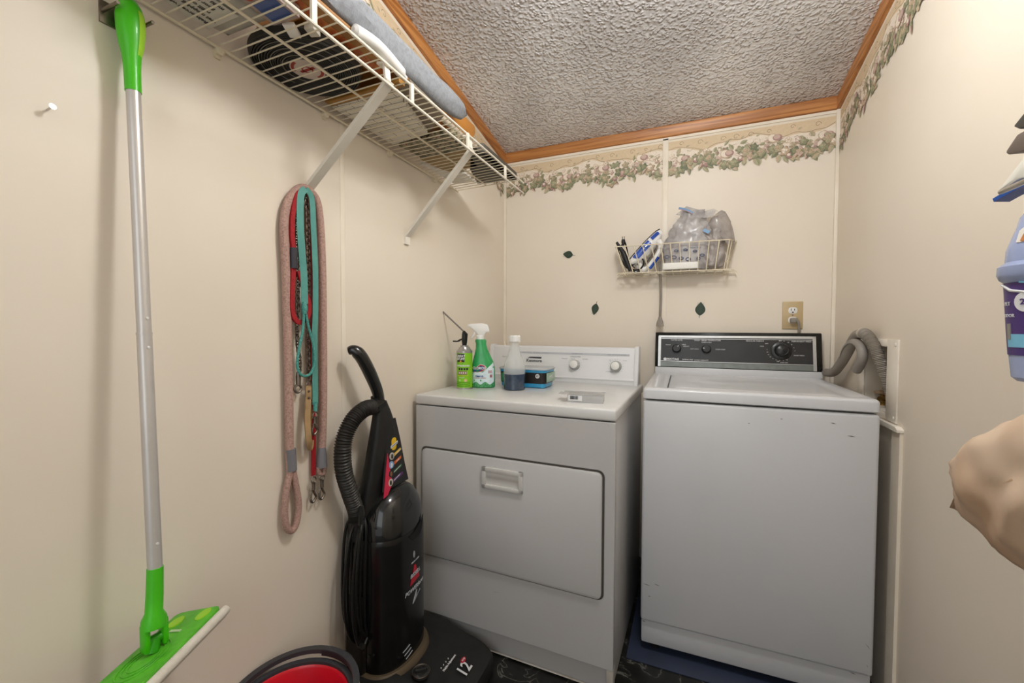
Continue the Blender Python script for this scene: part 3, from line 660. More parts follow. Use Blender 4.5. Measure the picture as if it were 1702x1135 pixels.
text(b, 'INSULATING FOAM', .0055, lambda x, y, z: F(x-.004, .055+y, z+.001), mat('yellow print', '#e6d43c', .5))
text(b, 'SEALANT', .0055, lambda x, y, z: F(x-.008, .048+y, z+.001), W2); flat(b, circ(.008, .036, .006, 14), F, mat('peach spot', '#dcae8e', .5), .001); flat(b, circ(-.016, .036, .005, 14), F, mat('pale green', '#a9dd7c', .5), .001)
for z in (.012, .020, .027): arc(b, -.034, z, .030, z+.0025, mat('dark green print', '#3f8a12', .5))
b.build('printing', None, lb)
top = c+Vector((0, 0, h+.026))
st = P(735, 517, 'Y', c.y+.02)
side = Vector((-.93, -.05, 0))
b = MB(); b.tube([top, top+Vector((0, 0, .02)), top+Vector((.002, 0, .048)), top+Vector((-.004, 0, .060))], [.009, .012, .013, .006], 12)
b.tube(spline([top+Vector((0, 0, .03)), top+side*.018+Vector((0, 0, .025)), top+side*.032+Vector((0, 0, .018)), top+side*.055+Vector((0, 0, .018))]), .0048, 10, flat=(.006, .003, (0, 0, 1))); b.build('trigger', BLK, t)
b = MB(); b.tube([top+Vector((.002, 0, .055)), st], .0035, 10); b.build('straw', mat('grey straw', '#77716c', .4), t)
# green spray bottle
c = P(800, 644, 'Z', ZD); c.z = ZD; c.y += .02
t = thing('spray_bottle', 'green cleaner spray bottle with a white trigger head, behind the lime can', 'spray bottle', c, 0)
GB = mat('green plastic', '#2f9a55', .25, coat=.3, var=(30, '#3aa962', .5))
ez = math.radians(22)
prof = [(0, .047, .028), (.004, .050, .031), (.03, .050, .031), (.085, .049, .030), (.11, .044, .028), (.14, .033, .024), (.165, .025, .021), (.185, .022, .019), (.198, .024, .020), (.204, .020, .019)]
MR = Matrix.Translation(c) @ Matrix.Rotation(ez, 4, 'Z')
PP = [(z, hx, hy, .010*max(0, (z-.09)/.11)) for z, hx, hy in prof]
b = MB(); b.grid([sell(-sh*1.2, 0, z, hx, hy, 2.6, 36) for z, hx, hy, sh in PP], True, True); b.xf(MR); bot = b.build('bottle', GB, t)
def bsurf(z):
    for i in range(len(PP)-1):
        if PP[i][0] <= z <= PP[i+1][0]:
            k = (z-PP[i][0])/(PP[i+1][0]-PP[i][0]); return [lerp(PP[i][q], PP[i+1][q], k) for q in range(4)]
    return list(PP[-1])
def BS(x, y, z):
    _, hx, hy, sh = bsurf(max(0, min(.2, y))); u = max(-.97, min(.97, x/hx)); yy = -hy*(1-abs(u)**2.6)**(1/2.6)
    return MR @ Vector((-sh*1.2+u*hx, yy-z-.0012, y))
def patch(b, fn, x0, x1, y0f, y1f, m, n=16, mm=8, lift=.0002):
    rows = []
    for j in range(mm+1):
        rows.append([fn(lerp(x0, x1, i/n), lerp(y0f(lerp(x0, x1, i/n)), y1f(lerp(x0, x1, i/n)), j/mm), lift) for i in range(n+1)])
    b.grid(rows, m=m)
b = MB()
WB = mat('white blue label', '#d8e6ea', .4, var=(40, '#bcd3dc', .7)); RED = mat('red print', '#b3262b', .4); NAVY = mat('navy print', '#1f3f86', .4)
patch(b, BS, -.046, .046, lambda x: .006, lambda x: .066+.9*max(0, x)+.0*x, WB)
patch(b, BS, -.046, .046, lambda x: .004, lambda x: .020+.006*math.sin(x*160), mat('green foliage print', '#2f8a4e', .4, var=(120, '#7fbf8a', .7)), lift=.0008)
flat(b, [(-.040, .078), (-.010, .100), (.008, .096), (.016, .085), (.008, .074), (-.012, .066), (-.040, .062)], BS, PRINTW, .0008)
flat(b, [(-.040, .0775), (-.010, .0980), (.006, .0945), (.0135, .085), (.006, .0755), (-.012, .068), (-.040, .064)], BS, RED, .0012)
flat(b, [(-.040, .0755), (-.010, .0935), (.003, .0905), (.008, .085), (.003, .0790), (-.012, .0725), (-.040, .068)], BS, NAVY, .0016)
text(b, 'CLOROX', .014, lambda x, y, z: BS(x-.015, y+.083, z+.0022), PRINTW, .0006)
text(b, 'Clean-Up', .009, lambda x, y, z: BS(x-.015, y+.050, z+.001), NAVY, .0003); text(b, 'CLEANER + BLEACH', .0055, lambda x, y, z: BS(x-.012, y+.042, z+.001), RED)
flat(b, rect(-.038, .028, -.006, .034), BS, mat('dark green print', '#3f8a12', .5), .0008); flat(b, rect(.022, .062, .038, .074), BS, mat('grey pink print', '#b8a2a4', .5), .0008); flat(b, rect(.03, .044, .038, .056), BS, mat('brick print', '#a15a50', .5), .0008)
b.build('label', None, bot)
b = MB(); HZ = .204
b.lathe([(0, 0), (.017, 0), (.017, .018), (.013, .022), (0, .022)], (-.014, 0, HZ-.004), 20)
b.prism([(-.035, HZ+.035), (-.022, HZ+.018), (.004, HZ+.016), (.010, HZ+.030), (.026, HZ+.030), (.026, HZ+.040), (.018, HZ+.062), (-.004, HZ+.068), (-.055, HZ+.066), (-.056, HZ+.050)], 'Y', -.011, .011, bev=.003)
b.prism([(-.035, HZ+.048), (-.028, HZ+.048), (-.034, HZ+.020), (-.050, HZ+.002), (-.055, HZ+.004), (-.042, HZ+.022)], 'Y', -.006, .006, bev=.0015)
b.box((-.066, -.006, HZ+.052), (-.054, .006, HZ+.064), .002)
b.xf(MR); b.build('trigger_head', WHITEP, t)
# bottle with blue liquid
c = P(855, 647, 'Z', ZD); c.z = ZD
t = thing('plastic_bottle', 'clear round plastic bottle with dark blue liquid and a white cap', 'bottle', c)
CLR = mat('clear plastic', '#e9eae8', .12, alpha=.33, spec=.6, bump=(35, .5)); LIQ = mat('blue liquid', '#22364f', .2, coat=.6, var=(26, '#46505c', .8), bump=(30, .7))
R = .0455
pr = [(0, 0), (R-.004, 0), (R, .004), (R-.001, .05), (R, .085), (R-.002, .100), (R-.010, .125), (R-.020, .148), (R-.024, .165), (R-.026, .184), (R-.026, .200)]
b = MB(); b.grid([[Vector((c.x+r_*math.cos(2*PI*k/40), c.y+r_*math.sin(2*PI*k/40), c.z+z)) for k in range(40)] for r_, z in [(R-.0006, .0655)]+pr[4:]], True); b.build('bottle', CLR, t)
b = MB(); b.lathe([(0, .0), (R-.005, .0), (R-.0008, .004), (R-.0022, .035), (R-.0008, .0652), (0, .0652)], c, 40); b.build('liquid', LIQ, t)
b = MB(); prof = [(0, .196), (.0235, .196), (.0235, .218), (.0215, .222), (0, .222)]; b.lathe(prof, c, 40)
for k in range(40):
    a = 2*PI*k/40; b.box((-.0006, -.0008, .198), (.0006, .0008, .217), M=Matrix.Translation(c) @ Matrix.Rotation(a, 4, 'Z') @ Matrix.Translation((.0237, 0, 0)))
b.build('cap', WHITEP, t)
# wipes box with a clear lid
p0 = P(820, 645, 'Z', ZD); p1 = P(893, 645, 'Z', ZD)
ex = Vector((1, -.02, 0)).normalized()
BX = Matrix.Translation((-.76, 1.66, ZD)) @ Matrix.Rotation(-.02, 4, 'Z')
t = thing('plastic_box', 'shallow blue plastic box with a clear lid and green and black sides, behind the bottles', 'plastic box', (-.66, 1.72, ZD), -.02)
BLU = mat('bright blue plastic', '#2a93c4', .3, trans=0, coat=.3, var=(30, '#48a8d0', .5)); BLK2 = mat('box black', '#211d1b', .35)
bw, bd, bh = .205, .12, .080
def brow(z, g): return [Vector((x, y, z)) for x, y in rrect(-g, -g, bw+g, bd+g, .018+g)]
b = MB(); b.grid([brow(0, -.008), brow(.004, -.002), brow(.022, .000)], True, True); b.xf(BX); b.build('blue_base', BLU, t)
b = MB(); b.grid([brow(.020, .0012), brow(.068, .004)], True, True); b.xf(BX); sd = b.build('side_wrap', BLK2, t)
b = MB(); b.grid([brow(.066, .005), brow(.0765, .006)], True, True); b.xf(BX); b.build('rim', BLU, t)
b = MB(); b.grid([brow(.0770, .010), brow(.081, .010), brow(.084, .006), brow(.085, -.006)], True, True); b.xf(BX); b.build('lid', mat('cloudy lid', '#c2c6c8', .25, alpha=.8), t)
BF = loc_map(BX, (0, -.0055, 0), (1, 0, 0), (0, 0, 1)); BR = loc_map(BX, (bw+.0055, .0, 0), (0, 1, 0), (0, 0, 1)); b = MB()
GL = mat('box green', '#2c7a4c', .4, var=(30, '#3a8a5a', .6)); PGn = mat('pale box label', '#9fb8a4', .4, var=(60, '#7d9c86', .7))
flat(b, rect(.012, .024, .120, .060), BF, GL, .002); text(b, 'HEAVY DUTY', .013, lambda x, y, z: BF(.066+x, .042+y, z+.003), PRINTW, .0004); text(b, 'SCRUBBING WIPES', .0075, lambda x, y, z: BF(.066+x, .032+y, z+.003), PRINTW); text(b, 'POWER', .007, lambda x, y, z: BF(.066+x, .053+y, z+.003), PRINTW)
flat(b, circ(.176, .052, .009, 16), BF, PRINTW, .002); text(b, 'GT', .009, lambda x, y, z: BF(.176+x, .052+y, z+.003), BLK2, .0003)
flat(b, rect(.010, .026, .110, .064), BR, PGn, .002); text(b, 'WIPES', .018, lambda x, y, z: BR(.06+x, .045+y, z+.003), PRINTW)
b.build('printing', None, sd)
# clear case with screws
SM = Matrix.Translation((-.385, 1.392, ZD)) @ Matrix.Rotation(.12, 4, 'Z')
t = thing('parts_case', 'small clear plastic case of screws with a barcode, lying open on the dryer', 'plastic case', (-.33, 1.43, ZD), .12)
CL2 = mat('thin clear plastic', '#dcdcda', .2, alpha=.42); CL3 = mat('clear flap', '#b3b2b0', .2, alpha=.55)
sw, sd_, sh = .120, .065, .026
b = MB()
for q in (((0, 0, 0), (sw, sd_, .001)), ((0, 0, 0), (sw, .001, sh)), ((0, sd_-.001, 0), (sw, sd_, sh)), ((0, 0, 0), (.001, sd_, sh)), ((sw-.001, 0, 0), (sw, sd_, sh))): b.box(*q)
b.xf(SM); b.build('tray', CL2, t)
b = MB(); b.box((-.02, -.002, sh), (sw+.004, sd_+.014, sh+.0014), .0004); b.box((-.035, .03, sh-.004), (-.02, sd_+.014, sh-.002)); b.xf(SM); b.build('lid', CL3, t)
b = MB(); b.box((.004, -.0008, .006), (.050, -.0002, sh-.002)); b.xf(SM); br = b.build('barcode_sticker', PRINTW, t)
SFm = loc_map(SM, (0, -.0008, 0), (1, 0, 0), (0, 0, 1)); b = MB(); x = .010
for k in range(13):
    wv = random.choice([.0008, .0014, .002]); flat(b, rect(x, .011, x+wv, .022), SFm, PRINTK, .0003); x += wv+random.choice([.0008, .0014])
b.build('barcode', None, br)
proto = None
for k in range(9):
    a = random.uniform(-.5, .5)+(0 if k % 2 else .3); q = SM @ Vector((.035+.007*k, .018+.03*random.random(), .004+.003*(k % 3)))
    if proto is None:
        s = MB(); s.tube([(-.013, 0, 0), (.013, 0, 0)], [.0004, .0019], 8); s.tube([(.013, 0, 0), (.0155, 0, 0)], [.0019, .0042], 10)
        proto = s.build('screw', DCHROME); o = proto
    else: o = proto.copy(); COL.objects.link(o)
    o.location = q; o.rotation_euler = (0, 0, a+random.choice([0, PI])); tag(o, 'small grey screw lying in the clear case on the dryer', 'screw', 'screws in the clear case')

# ================================================================ wire shelf
SX0, SX1, SZ = XL+.012, -.68, 1.795
t = thing('wire_shelf', 'long white vinyl coated wire shelf on the left wall with diagonal braces', 'shelf', (XL, .8, 1.79))
SY0, SY1 = -.1, 1.70
def rod(b, a, c, r=.003): b.tube([a, c], r, 8)
b = MB(); rod(b, (SX0, SY0, SZ-.004), (SX0, SY1-.03, SZ-.016), .0035); b.build('back_rod', WIREY, t)
b = MB(); rod(b, (-.83, SY0, SZ-.006), (-.83, SY1-.03, SZ-.006), .0032); b.build('middle_rod', WIREY, t)
b = MB(); rod(b, (SX1, SY0, SZ+.003), (SX1, SY1+.03, SZ+.003), .0035); b.build('front_rod', WIRE, t)
b = MB(); rod(b, (SX1+.004, SY0, SZ-.045), (SX1+.004, SY1+.02, SZ-.045), .0035); b.build('lip_rod', WIRE, t)
b = MB(); k = 0; y = SY0+.01
while y < SY1:
    rod(b, (SX0-.004, y, SZ-.004-.008*(y/1.7)+.004), (SX1, y, SZ), .00165); y += .0256
b.build('cross_wires', WIREY, t)
for y in (.31, .615, .925, 1.225, 1.525):
    b = MB(); b.box((SX1-.001, y-.0065, SZ-.047), (SX1+.007, y+.0065, SZ+.005), .002); b.build('lip_upright', WIRE, t)
for y in (.05, .34, .628, .925, 1.21, 1.49):
    b = MB(); b.lathe([(0, 0), (.009, 0), (.009, .014), (.006, .017), (0, .017)], M=Matrix.Translation((XL, y, SZ-.012-.008*(y/1.7))) @ Matrix.Rotation(PI/2, 4, 'Y'), n=16); b.box((XL, y-.006, SZ-.03), (XL+.006, y+.006, SZ-.014), .001); b.build('wall_clip', WIREY, t)
for ya, yb, zb in ((.838, .866, 1.552), (1.256, 1.306, 1.508)):
    a = Vector((SX1-.008, ya, SZ-.045)); c = Vector((XL+.006, yb, zb))
    b = MB(); b.tube([a+Vector((.010, 0, .012)), a, lerp(a, c, .5), c, c+Vector((-.003, 0, -.030))], .1, flat=(.0125, .005, (.54, 0, -.84)))
    b.tube([a+Vector((-.004, 0, .0)), a+Vector((.004, 0, .016)), a+Vector((.0, 0, .052)), a+Vector((-.02, 0, .056))], .1, flat=(.010, .003, (1, 0, .1))); b.build('support_brace', mat('brace enamel', '#e8e2d6', .4), t)
    b = MB(); b.lathe([(0, 0), (.006, 0), (.005, .003), (0, .003)], M=Matrix.Translation(c+Vector((-.004, 0, -.022))) @ Matrix.Rotation(PI/2, 4, 'Y'), n=12); b.build('brace_screw', DCHROME, t)

# ---------------------------------------------------------------- things on the shelf
TOP = SZ+.0035
# printed plastic package
def pillow(name, cx, cy, hx, hy, h, m, parent=None, rz=0, wr=.006, seed=1, z0=TOP):
    b = MB(); R = Matrix.Translation((cx, cy, z0)) @ Matrix.Rotation(rz, 4, 'Z'); nu, nv = 22, 16
    top = []; botm = []
    for j in range(nv+1):
        r1 = []; r2 = []
        for i in range(nu+1):
            u, v = 2*i/nu-1, 2*j/nv-1; e = max(0, (1-u**4))*max(0, (1-v**4)); n_ = noise.noise(Vector((u*3+seed, v*3, seed)))
            r1.append(R @ Vector((u*hx, v*hy, h*.25+e**.5*h*.75+n_*wr*e))); r2.append(R @ Vector((u*hx, v*hy, h*.25-e**.5*h*.22)))
        top.append(r1); botm.append(r2)
    b.grid(top); b.grid(botm); return b.build(name, m, parent, weld=True)
t = thing('plastic_package', 'grey white plastic package with rows of dark print, nearest on the wire shelf', 'package', (-.87, .53, TOP))
pk = pillow('bag', -.885, .520, .075, .118, .075, mat('grey white film', '#bdb9b0', .3, alpha=.95, var=(12, '#a29d92', .7), bump=(30, .5)), t)
PB = lambda x, y, z: Vector((-.915+x, .50-y, TOP-.0003-z))
b = MB(); flat(b, rect(-.035, -.09, .06, .02), PB, mat('label panel', '#cfcac0', .5), .0006)
for k, (w_, s_) in enumerate(((.07, 'Reinforced wipes'), (.06, 'wet mopping cloths'), (.066, 'refill count'), (.05, 'floor pads'), (.06, 'multi surface'))):
    text(b, s_, .012, lambda x, y, z, k=k: PB(-.018+.017*k-y, -.035+x, z+.0014), mat('dark print', '#55524d', .5), .0003)
b.build('printing', None, pk)
# box with blue and orange print
t = thing('carton', 'small carton with blue and pink print on the wire shelf beside the package', 'carton', (-.78, .61, TOP))
b = MB(); b.box((-.03, -.045, 0), (.04, .04, .024), .002, M=Matrix.Translation((-.782, .60, TOP)) @ Matrix.Rotation(.08, 4, 'Z')); cb = b.build('box', mat('carton pink grey', '#9c8780', .5, var=(20, '#c5b2a8', .7)), t)
CB = lambda x, y, z: Vector((-.782, .60, TOP)) + Matrix.Rotation(.08, 3, 'Z') @ Vector((x, y, -.0004-z))
b = MB(); flat(b, rect(-.02, -.02, .034, .030), CB, mat('carton blue', '#34508c', .4), .0004); flat(b, circ(-.012, -.034, .008, 16), CB, mat('carton red', '#a8472f', .4), .0004); b.build('printing', None, cb)
# flat cardboard and orange carton strip under the board
t = thing('long_carton', 'long flat orange and brown carton lying along the front of the wire shelf', 'carton', (-.755, .78, TOP+.03))
b = MB(); b.box((-.775, .50, TOP+.027), (-.705, .96, TOP+.036), .002); cb = b.build('box', mat('brown carton', '#a8763a', .55, var=(8, '#7d5228', .7)), t)
b = MB(); DN = lambda x, y, z: Vector((x, y, TOP+.027-.0004-z)); flat(b, rect(-.760, .60, -.735, .93), DN, mat('orange print strip', '#b5552a', .5, var=(60, '#cf8a3e', .9)), .0003); b.build('printing', None, cb)
# ribbed black disc
c = Vector((-.875, .775, TOP))
t = thing('ribbed_disc', 'flat round black ribbed coil with a red and white centre label on the wire shelf', 'coil', c)
b = MB(); pr = [(0, .004), (.03, .004)]
for k in range(16):
    r0 = .034+.0055*k; pr += [(r0, .0045), (r0+.0015, .0005), (r0+.004, .0005), (r0+.0052, .0045)]
pr += [(.124, .006), (.126, .018), (.122, .026), (0, .026)]
b.lathe(pr, c, 64); dk = b.build('coil', mat('charcoal rubber', '#2b2926', .55, var=(30, '#3a3733', .5)), t)
DD = lambda x, y, z: Vector((c.x+x, c.y+y, c.z+.0003-z)); b = MB()
flat(b, circ(0, 0, .040, 32), DD, mat('centre label', '#cdbdb2', .5), .0002); RP = mat('label red', '#9a2f22', .5)
for r0, r1, a0_, a1_ in ((.030, .037, .3, 1.6), (.030, .037, 3.4, 4.6), (.010, .014, 0, 6.28)):
    pts = [(r0*math.cos(a0_+(a1_-a0_)*i/14), r0*math.sin(a0_+(a1_-a0_)*i/14)) for i in range(15)]+[(r1*math.cos(a0_+(a1_-a0_)*i/14), r1*math.sin(a0_+(a1_-a0_)*i/14)) for i in range(14, -1, -1)]
    flat(b, pts, DD, RP, .0006)
flat(b, rect(-.022, -.004, .022, .004), DD, RP, .0006); b.build('label', None, dk)
for rr in (.055, .080, .103):
    a0_ = 1.2+rr*20; b = MB(); b.tube([c+Vector((rr*math.cos(a0_+i*.1), rr*math.sin(a0_+i*.1), -.0002)) for i in range(38)], .0009, 6); b.build('chalk_line', mat('pale line', '#8b867c', .6), dk)
# small white tab boxes
t1_ = MB(); t1_.box((-.012, -.02, 0), (.012, .02, .008), .001, M=Matrix.Translation((-.795, .665, TOP)) @ Matrix.Rotation(.5, 4, 'Z')); tag(t1_.build('paper_tag', mat('bright paper', '#f2f0ec', .5)), 'small bright white folded tag on the wire shelf by the ribbed disc', 'tag')
t1_ = MB(); t1_.box((-.011, -.014, 0), (.011, .014, .014), .002, M=Matrix.Translation((-.758, .685, TOP)) @ Matrix.Rotation(.3, 4, 'Z')); tag(t1_.build('cream_bottle_top', mat('cream plastic', '#cfc8ba', .45)), 'small cream plastic bottle top on the wire shelf beside the white tag', 'bottle top')
# wood strips
for i, (y0, lab_) in enumerate(((.915, 'narrow golden wooden strip lying across the wire shelf behind the ribbed disc'),)):
    b = MB(); b.box((-.955, y0-.012, TOP), (-.70, y0+.012, TOP+.012), .001); tag(b.build('wooden_strip', mat('golden wood', '#a97a35', .5, var=(20, '#8c5f25', .7))), lab_, 'wood strip')
# white tile sheet
def bricktex():
    m = bpy.data.materials.new('brick printed sheet'); m.use_nodes = True; nt = m.node_tree; bb = nt.nodes['Principled BSDF']
    tc = nt.nodes.new('ShaderNodeTexCoord'); br = nt.nodes.new('ShaderNodeTexBrick'); br.inputs['Scale'].default_value = 1; br.inputs['Color1'].default_value = rgb('#eee8dc'); br.inputs['Color2'].default_value = rgb('#e3dccd'); br.inputs['Mortar'].default_value = rgb('#8d8271')
    br.inputs['Brick Width'].default_value = .075; br.inputs['Row Height'].default_value = .024; br.inputs['Mortar Size'].default_value = .0012
    nt.links.new(tc.outputs['Object'], br.inputs['Vector']); nt.links.new(br.outputs[0], bb.inputs['Base Color']); bb.inputs['Roughness'].default_value = .6; return m
b = MB(); b.prism([(-.958, .93), (-.735, .93), (-.80, 1.18), (-.958, 1.20)], 'Z', TOP, TOP+.014, bev=.001)
tag(b.build('brick_pattern_sheet', bricktex()), 'off white sheet with thin brick like lines lying on the wire shelf', 'sheet')
b = MB(); b.prism([(-.83, .935), (-.69, .935), (-.70, 1.12), (-.80, 1.19)], 'Z', TOP+.0145, TOP+.022); tag(b.build('grey_board', mat('taupe board', '#8a7c6c', .6, var=(15, '#75685a', .6))), 'taupe flat board overlapping the brick patterned sheet on the shelf', 'board')
# floral booklet
def floraltex():
    m = bpy.data.materials.new('floral print'); m.use_nodes = True; nt = m.node_tree; bb = nt.nodes['Principled BSDF']
    tc = nt.nodes.new('ShaderNodeTexCoord'); n_ = nt.nodes.new('ShaderNodeTexNoise'); n_.inputs['Scale'].default_value = 55; n_.inputs['Detail'].default_value = 4; n_.inputs['Distortion'].default_value = 1
    nt.links.new(tc.outputs['Object'], n_.inputs['Vector']); cr = nt.nodes.new('ShaderNodeValToRGB'); e = cr.color_ramp.elements
    e[0].position = .38; e[0].color = rgb('#3f4130'); e[1].position = .5; e[1].color = rgb('#7d775c'); e2 = e.new(.6); e2.color = rgb('#b3a389'); e3 = e.new(.68); e3.color = rgb('#8e5c4a')
    nt.links.new(n_.outputs['Fac'], cr.inputs[0]); nt.links.new(cr.outputs[0], bb.inputs['Base Color']); bb.inputs['Roughness'].default_value = .5; return m
b = MB(); b.prism([(-.945, 1.215), (-.80, 1.200), (-.72, 1.21), (-.735, 1.33), (-.93, 1.335)], 'Z', TOP, TOP+.018, bev=.001); tag(b.build('floral_folder', floraltex()), 'green and brown floral printed folder lying on the wire shelf', 'folder')
b = MB(); b.prism([(-.945, 1.340), (-.74, 1.335), (-.78, 1.49), (-.90, 1.50), (-.93, 1.45)], 'Z', TOP, TOP+.010, bev=.001); tag(b.build('wooden_board', mat('pale wood', '#a3895c', .55, var=(14, '#8c7247', .7))), 'tan board lying on the wire shelf between the folder and the chrome clamp', 'board')
b = MB(); b.prism([(-.968, 1.38), (-.952, 1.38), (-.935, 1.47), (-.90, 1.515), (-.86, 1.53), (-.87, 1.64), (-.965, 1.62)], 'Z', TOP, TOP+.006, bev=.001); tag(b.build('white_paper', mat('white paper', '#ebe7df', .6)), 'white paper showing between the shelf wires near the back corner', 'paper')
# dark baking sheet at the far end
b = MB(); b.prism([(-.74, 1.36), (-.692, 1.40), (-.692, 1.68), (-.87, 1.66), (-.82, 1.50)], 'Z', TOP, TOP+.006, bev=.001); b.prism([(-.712, 1.36), (-.692, 1.37), (-.692, 1.68), (-.712, 1.68)], 'Z', TOP, TOP+.03, bev=.001)
tag(b.build('dark_tray', mat('dark grey metal', '#4e4a42', .5, var=(20, '#3a3732', .6))), 'dark grey flat tray at the far end of the wire shelf', 'tray')
# chrome clamp
t = thing('chrome_clamp', 'chrome clamp with two bent jaws on the shelf near the back corner', 'clamp', (-.84, 1.53, TOP))
for a_, c_ in (((-.80, 1.475), (-.885, 1.525)), ((-.80, 1.545), (-.855, 1.595))):
    b = MB(); A_ = Vector((*a_, TOP+.010)); C_ = Vector((*c_, TOP+.004)); b.tube([A_+Vector((.012, -.01, 0)), A_, C_, C_+Vector((-.008, .002, 0))], .1, flat=(.007, .002, (0, .3, 1))); b.build('jaw', CHROME, t)
b = MB(); b.tube(spline([(-.80, 1.475, TOP+.010), (-.775, 1.50, TOP+.012), (-.778, 1.535, TOP+.012), (-.80, 1.545, TOP+.010)]), .004, 8); b.build('bow', CHROME, t)
b = MB(); b.tube(spline([(-.76, 1.43, TOP+.014), (-.735, 1.455, TOP+.014), (-.74, 1.51, TOP+.014), (-.79, 1.57, TOP+.014)]), .0025, 8); b.build('wire_bail', CHROME, t)
# ironing board on top
t = thing('ironing_board', 'folded ironing board with a grey quilted cover and white frame on the wire shelf', 'ironing board', (-.72, .8, 1.86))
GC = mat('grey felt cover', '#8e9196', .9, var=(90, '#7a7a7c', .7), bump=(300, .5))
b = MB(); rows = []
n = 40
for i in range(n+1):
    v = i/n; y = -.05+v*1.325; e = min(1, max(0, (1.275-y)/.16)); k = math.sqrt(max(0, 1-(1-e)**2))*(.9+.1*noise.noise(Vector((0, y*6, 0))))+.03
    cz = 1.884+.010*math.sin(y*5); cx = -.712
    rows.append([Vector((cx+.024*math.cos(a)*min(1, k+.15)+.008*noise.noise(Vector((y*7, a, 0))), y, cz+.044*k*math.sin(a)+.004*noise.noise(Vector((y*9, a, 3))))) for a in [2*PI*q/20 for q in range(20)]])
b.grid(rows, True, True); b.build('padded_cover', GC, t)
b = MB(); b.tube([(-.795, -.05, 1.985), (-.795, 1.16, 1.985)], .013, 12); b.tube([(-.775, -.05, 1.90), (-.77, .95, 1.90)], .010, 12); b.build('frame_tube', mat('white tube', '#e6e4df', .35), t)
b = MB(); b.tube([(-.735, .99, 1.827), (-.728, 1.16, 1.824), (-.735, 1.40, 1.824)], .009, 12); b.build('folded_leg', mat('beige tube', '#b9ad9a', .4), t)
b = MB(); b.tube(spline([(-.698, .74, 1.826), (-.694, .82, 1.834), (-.700, .93, 1.822)]), [.006]+[.014]*14+[.006]*2, 12); b.build('white_cover_edge', WHITEP, t)
b = MB(); b.box((-.955, .70, TOP+.055), (-.80, 1.42, TOP+.09), .004); b.prism([(-.845, TOP+.085), (-.825, TOP+.085), (-.82, 1.93), (-.82, 1.955), (-.845, 1.955)], 'Y', .62, 1.44); b.prism([(1.25, 1.86), (1.40, 1.86), (1.43, 1.90), (1.425, 1.925), (1.25, 1.925)], 'X', -.775, -.757, bev=.004)
tag(b.build('plywood_board', mat('orange ply', '#b97c35', .5, var=(9, '#9a6226', .7))), 'golden orange wooden board standing on the shelf behind the ironing board', 'board')

# ================================================================ mop
t = thing('flat_mop', 'tall flat mop with green grip, silver pole and green head, hanging by the left wall', 'mop', (-.875, .43, .59))
GRN2 = mat('bright green plastic', '#45c010', .35, coat=.2, var=(20, '#3fae12', .4)); LIME = mat('lime rubber', '#9ed432', .5)
g0 = P(221.5, 153, 'X', -.945); g1 = g0+Vector((-.006, .0, .168))
b = MB(); b.tube([lerp(g0, g1, k) for k in (0, .12, .25, .38, .5, .65, .8, .9, .97, 1)], [.0122, .0122, .0126, .014, .0178, .0205, .0210, .0180, .012, .004], 20); gr_ = b.build('grip', GRN2, t)
b = MB(); b.grid([[Vector((lerp(g0, g1, f).x+.0205*k*math.cos(a), lerp(g0, g1, f).y+.0205*k*math.sin(a), lerp(g0, g1, f).z)) for a in [math.radians(10+95*q/8) for q in range(9)]] for f, k in ((.39, .69), (.44, .79), (.5, .89), (.58, .965), (.66, 1.035), (.74, 1.05), (.80, 1.045), (.86, .965))]); b.build('soft_inlay', LIME, gr_)
pa = g0+Vector((0, 0, .01)); pb = P(258, 950, 'X', -.885); pm = lerp(g0, pb, .505)
PM = mat('painted silver pole', '#cdc9c5', .33, metal=.45, var=(10, '#bdb9b4', .5))
b = MB(); b.tube([pa, pm], .0108, 20); b.build('upper_pole', PM, t)
b = MB(); b.tube([pm, pb], .0112, 20); b.tube([pm+Vector((0, 0, .001)), pm-Vector((0, 0, .003))], .0118, 20); lp = b.build('lower_pole', PM, t)
b = MB()
for f in (.06, .46, .52):
    b.lathe([(0, 0), (.0025, 0), (.002, .002), (0, .002)], M=Matrix.Translation(lerp(pb, pa, f)+Vector((.0108, 0, 0))) @ Matrix.Rotation(PI/2, 4, 'Y'), n=10)
b.build('pole_buttons', WHITEP, t)
sk = Vector((-.879, .432, .645)); b = MB(); b.tube([pb+Vector((0, 0, .008)), lerp(pb, sk, .5), sk+Vector((0, 0, .012)), sk, sk+Vector((.001, -.001, -.014))], [.0122, .0128, .013, .0185, .019], 20); 
b.box((-.010, -.019, -.05), (.010, -.009, 0), .004, M=Matrix.Translation(sk+Vector((0, 0, -.004)))); b.box((-.010, .009, -.05), (.010, .019, 0), .004, M=Matrix.Translation(sk+Vector((0, 0, -.004)))); b.build('lower_socket', GRN2, t)
b = MB(); b.tube([sk+Vector((0, 0, -.035)), Vector((-.876, .427, .588))], [.0085, .011], 16); b.tube([sk+Vector((0, -.018, -.038)), sk+Vector((0, .018, -.038))], .008, 14); b.build('swivel_joint', mat('deep green plastic', '#2f9a10', .35), t)
E1 = Vector((.37, -.92, -.04)).normalized(); E2 = Vector((.095, .051, .023)); E2 = (E2-E1*E1.dot(E2)).normalized(); E3 = E1.cross(E2).normalized()
if E3.z < 0: E3 = -E3
HC = Vector((-.868, .412, .578)); HM_ = Matrix(((E1.x, E2.x, E3.x, HC.x), (E1.y, E2.y, E3.y, HC.y), (E1.z, E2.z, E3.z, HC.z), (0, 0, 0, 1)))
LH, WH = .128, .053
b = MB(); b.prism(rrect(-LH, -WH+.006, LH, WH-.006, .012), 'Z', -.002, .008, bev=.002); b.xf(HM_); hd = b.build('head_plate', mat('leaf green plastic', '#5cbb2c', .4, var=(45, '#479c22', .7)), t)
